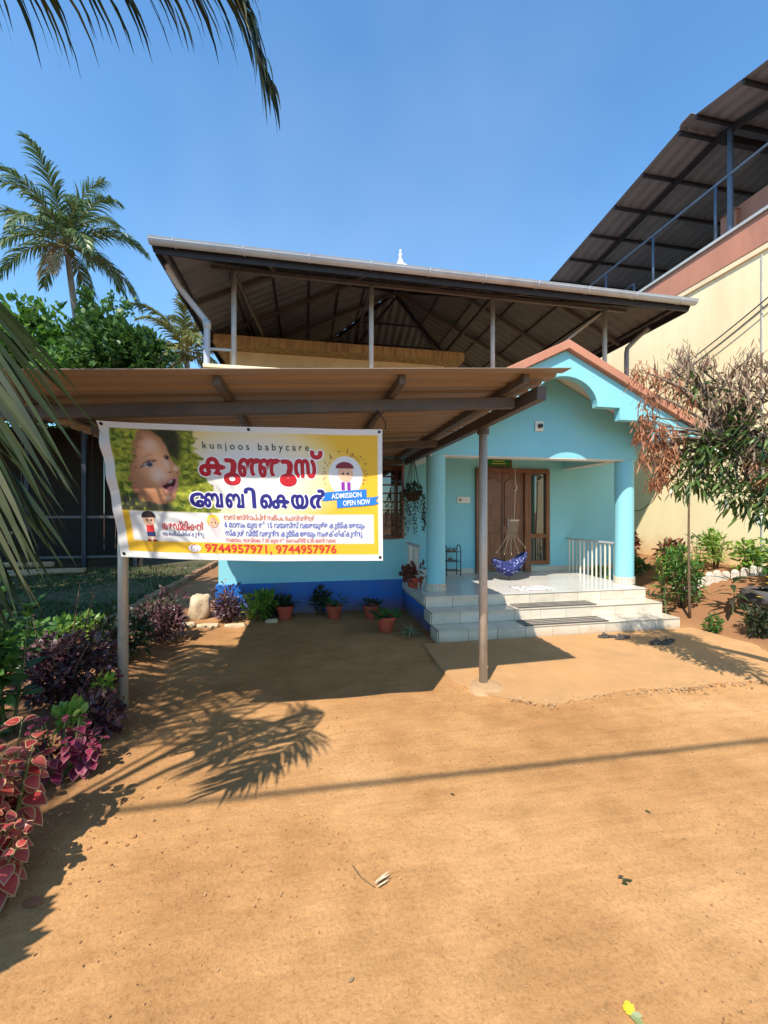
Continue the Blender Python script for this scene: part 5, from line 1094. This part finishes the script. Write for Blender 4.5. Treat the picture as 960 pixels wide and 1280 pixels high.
slipper((2.68, 7.4, .955), .2, 'terra', 'small slipper on the top shelf of the shoe rack', 'shoes on the rack', k=.8); slipper((2.78, 7.4, .955), 0, 'timber', 'pale slipper on the top shelf of the shoe rack', 'shoes on the rack', k=.8); slipper((2.70, 7.4, .775), .1, 'clay', 'red slipper on the middle shelf of the shoe rack', 'shoes on the rack', k=.8)
# striped rubber mats on the two lower steps and a door mat
for (x0, x1, y0, y1, z, lab) in ((2.95, 4.22, 5.315, 5.56, .322, 'upper striped rubber mat on the middle step'), (2.88, 4.16, 4.995, 5.25, .162, 'lower striped rubber mat on the bottom step')):
    o = empty('step_mat', ((x0+x1)/2, (y0+y1)/2, z), lab, 'mat', 'striped mats on the porch steps'); n = 7; w_ = (y1 - y0) / n
    for k in range(n): box('strip', M['rubber' if k % 2 == 0 else 'rubber2'], o, x0 + rnd.uniform(0, .01), x1 - rnd.uniform(0, .01), y0 + k*w_ + .002, y0 + (k+1)*w_ - .002, z, z + (.014 if k % 2 == 0 else .009))
dm = empty('door_mat', (3.5, 5.9, .48), 'pale grey patterned mat on the sunlit porch floor', 'mat'); m, nt, b, out = new_mat('grey patterned mat'); vo = N(nt, 'ShaderNodeTexVoronoi', Scale=16.0); tc = N(nt, 'ShaderNodeTexCoord'); nt.links.new(tc.outputs['Object'], vo.inputs['Vector']); rr_ = ramp(nt, [(.25, (.20, .19, .22)), (.45, (.55, .52, .50))]); nt.links.new(vo.outputs['Distance'], rr_.inputs[0]); nt.links.new(rr_.outputs[0], b.inputs['Base Color']); b.inputs['Roughness'].default_value = .95
MB().box(3.2, 3.82, 5.72, 6.06, .483, .491).build('mat_sheet', m, dm, .003)
# framed green picture over the door
pf = empty('picture_frame', (3.77, 7.6, 2.7), 'green picture in a dark frame above the door', 'picture'); MB().box(3.48, 4.06, 7.56, 7.598, 2.60, 2.86).build('frame', M['woodd'], pf, .006)
MB().box(3.52, 4.02, 7.552, 7.562, 2.63, 2.83).build('print', flat('green print', (.015, .13, .02)), pf); gl_ = flat('gilt print', (.55, .50, .12))
for k in range(3): box('script_line', gl_, pf, 3.62 + .03*k, 3.92 - .03*k, 7.548, 7.553, 2.665 + k*.05, 2.68 + k*.05)
# cloth cradle swing
cs = empty('cradle_swing', (3.56, 6.7, .6), 'blue and white cloth baby cradle hanging on cords before the door', 'cradle')
MB().tube([(3.66, 6.7, 2.9), (3.66, 6.7, 2.2)], .006, 6).tube([(3.66, 6.7, 2.2), (3.69, 6.7, 2.16), (3.68, 6.7, 2.1), (3.65, 6.7, 2.08)], .012, 6).tube([(3.66, 6.7, 2.1), (3.64, 6.7, 1.55)], .006, 6).build('rope', M['rope'], cs)
MB().bar((3.55, 6.7, 1.55), (3.73, 6.7, 1.55), .03, .03).build('spreader', M['rope'], cs)
s = MB()
for k in range(10): t = k / 9; x = 3.26 + .62 * t; s.tube([(3.56 + .16 * t, 6.7, 1.55), (3.5 + .2*t, 6.7 + .02, 1.25), (x, 6.7 + (.10 if k % 2 else -.10), .98 - .10 * math.sin(math.pi * t) + (.12 * t))], .003, 5)
s.build('cord', M['rope'], cs)
m, nt, b, out = new_mat('blue white patterned cloth'); tc = N(nt, 'ShaderNodeTexCoord'); vo = N(nt, 'ShaderNodeTexVoronoi', Scale=22.0); nt.links.new(tc.outputs['Object'], vo.inputs['Vector']); rr_ = ramp(nt, [(.16, (.42, .45, .55)), (.30, (.03, .045, .20)), (.55, (.012, .016, .09))]); nt.links.new(vo.outputs['Distance'], rr_.inputs[0]); nt.links.new(rr_.outputs[0], b.inputs['Base Color']); b.inputs['Roughness'].default_value = .9
s = MB(); n = 18; k_ = 14
for i in range(n + 1):
    t = i / n; x = 3.22 + .66 * t; zc = .78 - .14 * math.sin(math.pi * t) + .18 * t * t + .06 * (1 - t) ** 2; rr0 = .03 + .125 * math.sin(math.pi * min(1, max(0, t))) ** .6
    for j in range(k_): a = 2 * math.pi * j / k_; q = rr0 * (1 + .22 * math.sin(5 * a + 9 * t)); s.v.append((x, 6.7 + q * math.cos(a), zc + .85 * q * math.sin(a)))
    if i:
        for j in range(k_): s.f.append(((i-1)*k_+j, (i-1)*k_+(j+1) % k_, i*k_+(j+1) % k_, i*k_+j)); s.mi.append(0)
s.build('cloth', m, cs, smooth=True)
# bits seen through the right railing
bush('leafy_plant', (5.75, 7.2), (.18, .16, .2), 160, .12, .05, 'lf_lime', 'small pale plant seen through the right porch railing', 'plant', GH, 99, 4, .4, h0=.45)
# ------------------------------------------------------------------ loose stuff
def rocks(name, mat, spots, seed, smin, smax, label=None, cat=None):
    r = random.Random(seed); s = MB()
    for (x, y, z) in spots:
        k = r.uniform(smin, smax); ax = [Vector((r.uniform(.6, 1.3), 0, 0)), Vector((0, r.uniform(.6, 1.3), 0)), Vector((0, 0, r.uniform(.35, .8)))]; a = r.uniform(0, 6.28); c, s_ = math.cos(a), math.sin(a)
        vs = []
        for sx in (-1, 1):
            for sy in (-1, 1):
                for sz in (-1, 1): q = (ax[0]*sx*r.uniform(.5, 1) + ax[1]*sy*r.uniform(.5, 1) + ax[2]*sz*r.uniform(.5, 1)) * k; vs.append((x + q.x*c - q.y*s_, y + q.x*s_ + q.y*c, z + q.z))
        s.add(vs, [(0,1,3,2), (4,6,7,5), (0,4,5,1), (2,3,7,6), (0,2,6,4), (1,5,7,3)])
    return tag(s.raw(name, M[mat]), label, cat, kind='stuff')
r = random.Random(101); sp = []
for (a, b_) in zip(edge[3:-3], edge[4:-2]):
    dens = 60 if a[0] < 3 else 120
    for k in range(dens): t = r.random(); sp.append((a[0]+(b_[0]-a[0])*t, a[1]+(b_[1]-a[1])*t + r.gauss(.03, .03 if a[0] < 2.6 else .065), r.uniform(-.006, .012)))
rocks('gravel', 'chips', sp, 102, .005, .014, 'loose broken stone chips along the worn concrete edge', 'gravel')
sp = [(r.uniform(-1.6, 5.0), .55 + 3.6 * r.random() ** 1.3, .0) for _ in range(3000)]
rocks('soil_crumbs', 'pebble', sp, 103, .0012, .0050, 'scattered soil crumbs and grit on the yard', 'grit')
sp = [(r.gauss(-1.45, .3), r.uniform(2.0, 4.3), gz(-1.5, 3)) for _ in range(350)]
rocks('bed_crumbs', 'pebble', sp, 104, .004, .012, 'soil crumbs along the bed edge', 'grit')
# dropped leaf litter, each its own little thing
def litter(name, loc, rot, L, W, mat, lab, n=1, sp_=.02, cat='leaf', g='litter on the yard'):
    r = random.Random(int(loc[0] * 1000)); s = MB()
    for k in range(n): leaf(s, (loc[0] + r.uniform(-sp_, sp_), loc[1] + r.uniform(-sp_, sp_), .008 + .003*k), Vector((math.cos(rot + r.uniform(-.25, .25)), math.sin(rot + r.uniform(-.25, .25)), r.uniform(.0, .12))), L * r.uniform(.7, 1.1), W, Vector((0, 0, 1)), .05)
    return tag(s.raw(name, M[mat]), lab, cat, g)
litter('straw_bundle', (.30, 1.80, 0), .45, .085, .008, 'rope', 'small pale straw bundle lying in the middle of the yard', 7, .008, 'straw')
tag(MB().tube([(.205, 1.93, .012), (.235, 1.86, .014), (.29, 1.80, .012)], .0018, 5).build('twig', M['stem'], None), 'thin dark twig touching the straw bundle', 'twig')
litter('fallen_flower', (1.06, 1.20, 0), .3, .04, .022, 'flower', 'yellow and white fallen flower in the bottom right corner', 4, .012, 'flower')
litter('fallen_petal', (1.07, 1.18, 0), -.6, .045, .02, 'lf_var', 'white petals beside the yellow fallen flower', 3, .012, 'flower')
litter('moss_tuft', (1.42, 1.62, 0), -.3, .03, .012, 'lf_dark', 'small dark moss tuft on the soil near the right edge', 5, .022, 'moss')
litter('dry_leaf', (-1.22, 2.02, .05), -.2, .10, .05, 'lf_dryred', 'fallen brown leaf below the coleus', 1, 0)
for i, (x, y, lab) in enumerate([(-.55, 1.25, 'dark curled leaf scrap in the lower left of the yard'), (-.75, 1.45, 'small leaf scrap left of the yard middle'), (.85, 2.3, 'tiny leaf scrap right of the straw bundle'), (.15, 1.45, 'small green leaf scrap below the straw bundle'), (1.9, 2.0, 'pale leaf scrap at the right of the yard'), (2.4, 4.1, 'dry stalk scrap on the apron')]):
    litter('leaf_scrap', (x, y, 0), i * 1.3, .035, .012, 'lf_dead' if i % 2 else 'lf_dark', lab)
# lawn grass: nobody could count it
s = MB(); r = random.Random(120)
for k in range(15000):
    t = r.random() ** 1.6; y = 5.9 + 7.6 * t; x = -3.05 - r.random() * (3.2 + (y - 5.9) * .95)
    if noise.noise((x * .6, y * .6, 0)) < -.22: continue
    h = r.uniform(.05, .13); a = r.uniform(0, 6.28); w_ = .006 + .006 * t; q = Vector((x, y, .02)); e = q + Vector((math.cos(a) * h * .6, math.sin(a) * h * .6, h)); sd = Vector((-math.sin(a), math.cos(a), 0)) * w_
    s.add([q - sd, q + sd, e], [(0, 1, 2)])
tag(s.raw('grass', M['lf_grass']), 'shaded patchy grass of the lawn on the left', 'grass', kind='stuff')
s = MB(); r = random.Random(121)
for k in range(2600):
    y = 5.2 + 8 * r.random() ** 1.5; x = -3.1 - r.random() * 4.0; leaf(s, (x, y, .04 + .08 * r.random()), vn(r) + Vector((0, 0, .4)), .07, .04, Vector((0, 0, 1)), .2)
tag(s.raw('weeds', M['lf_tree']), 'low broad leaved weeds among the lawn grass', 'weeds', kind='stuff')
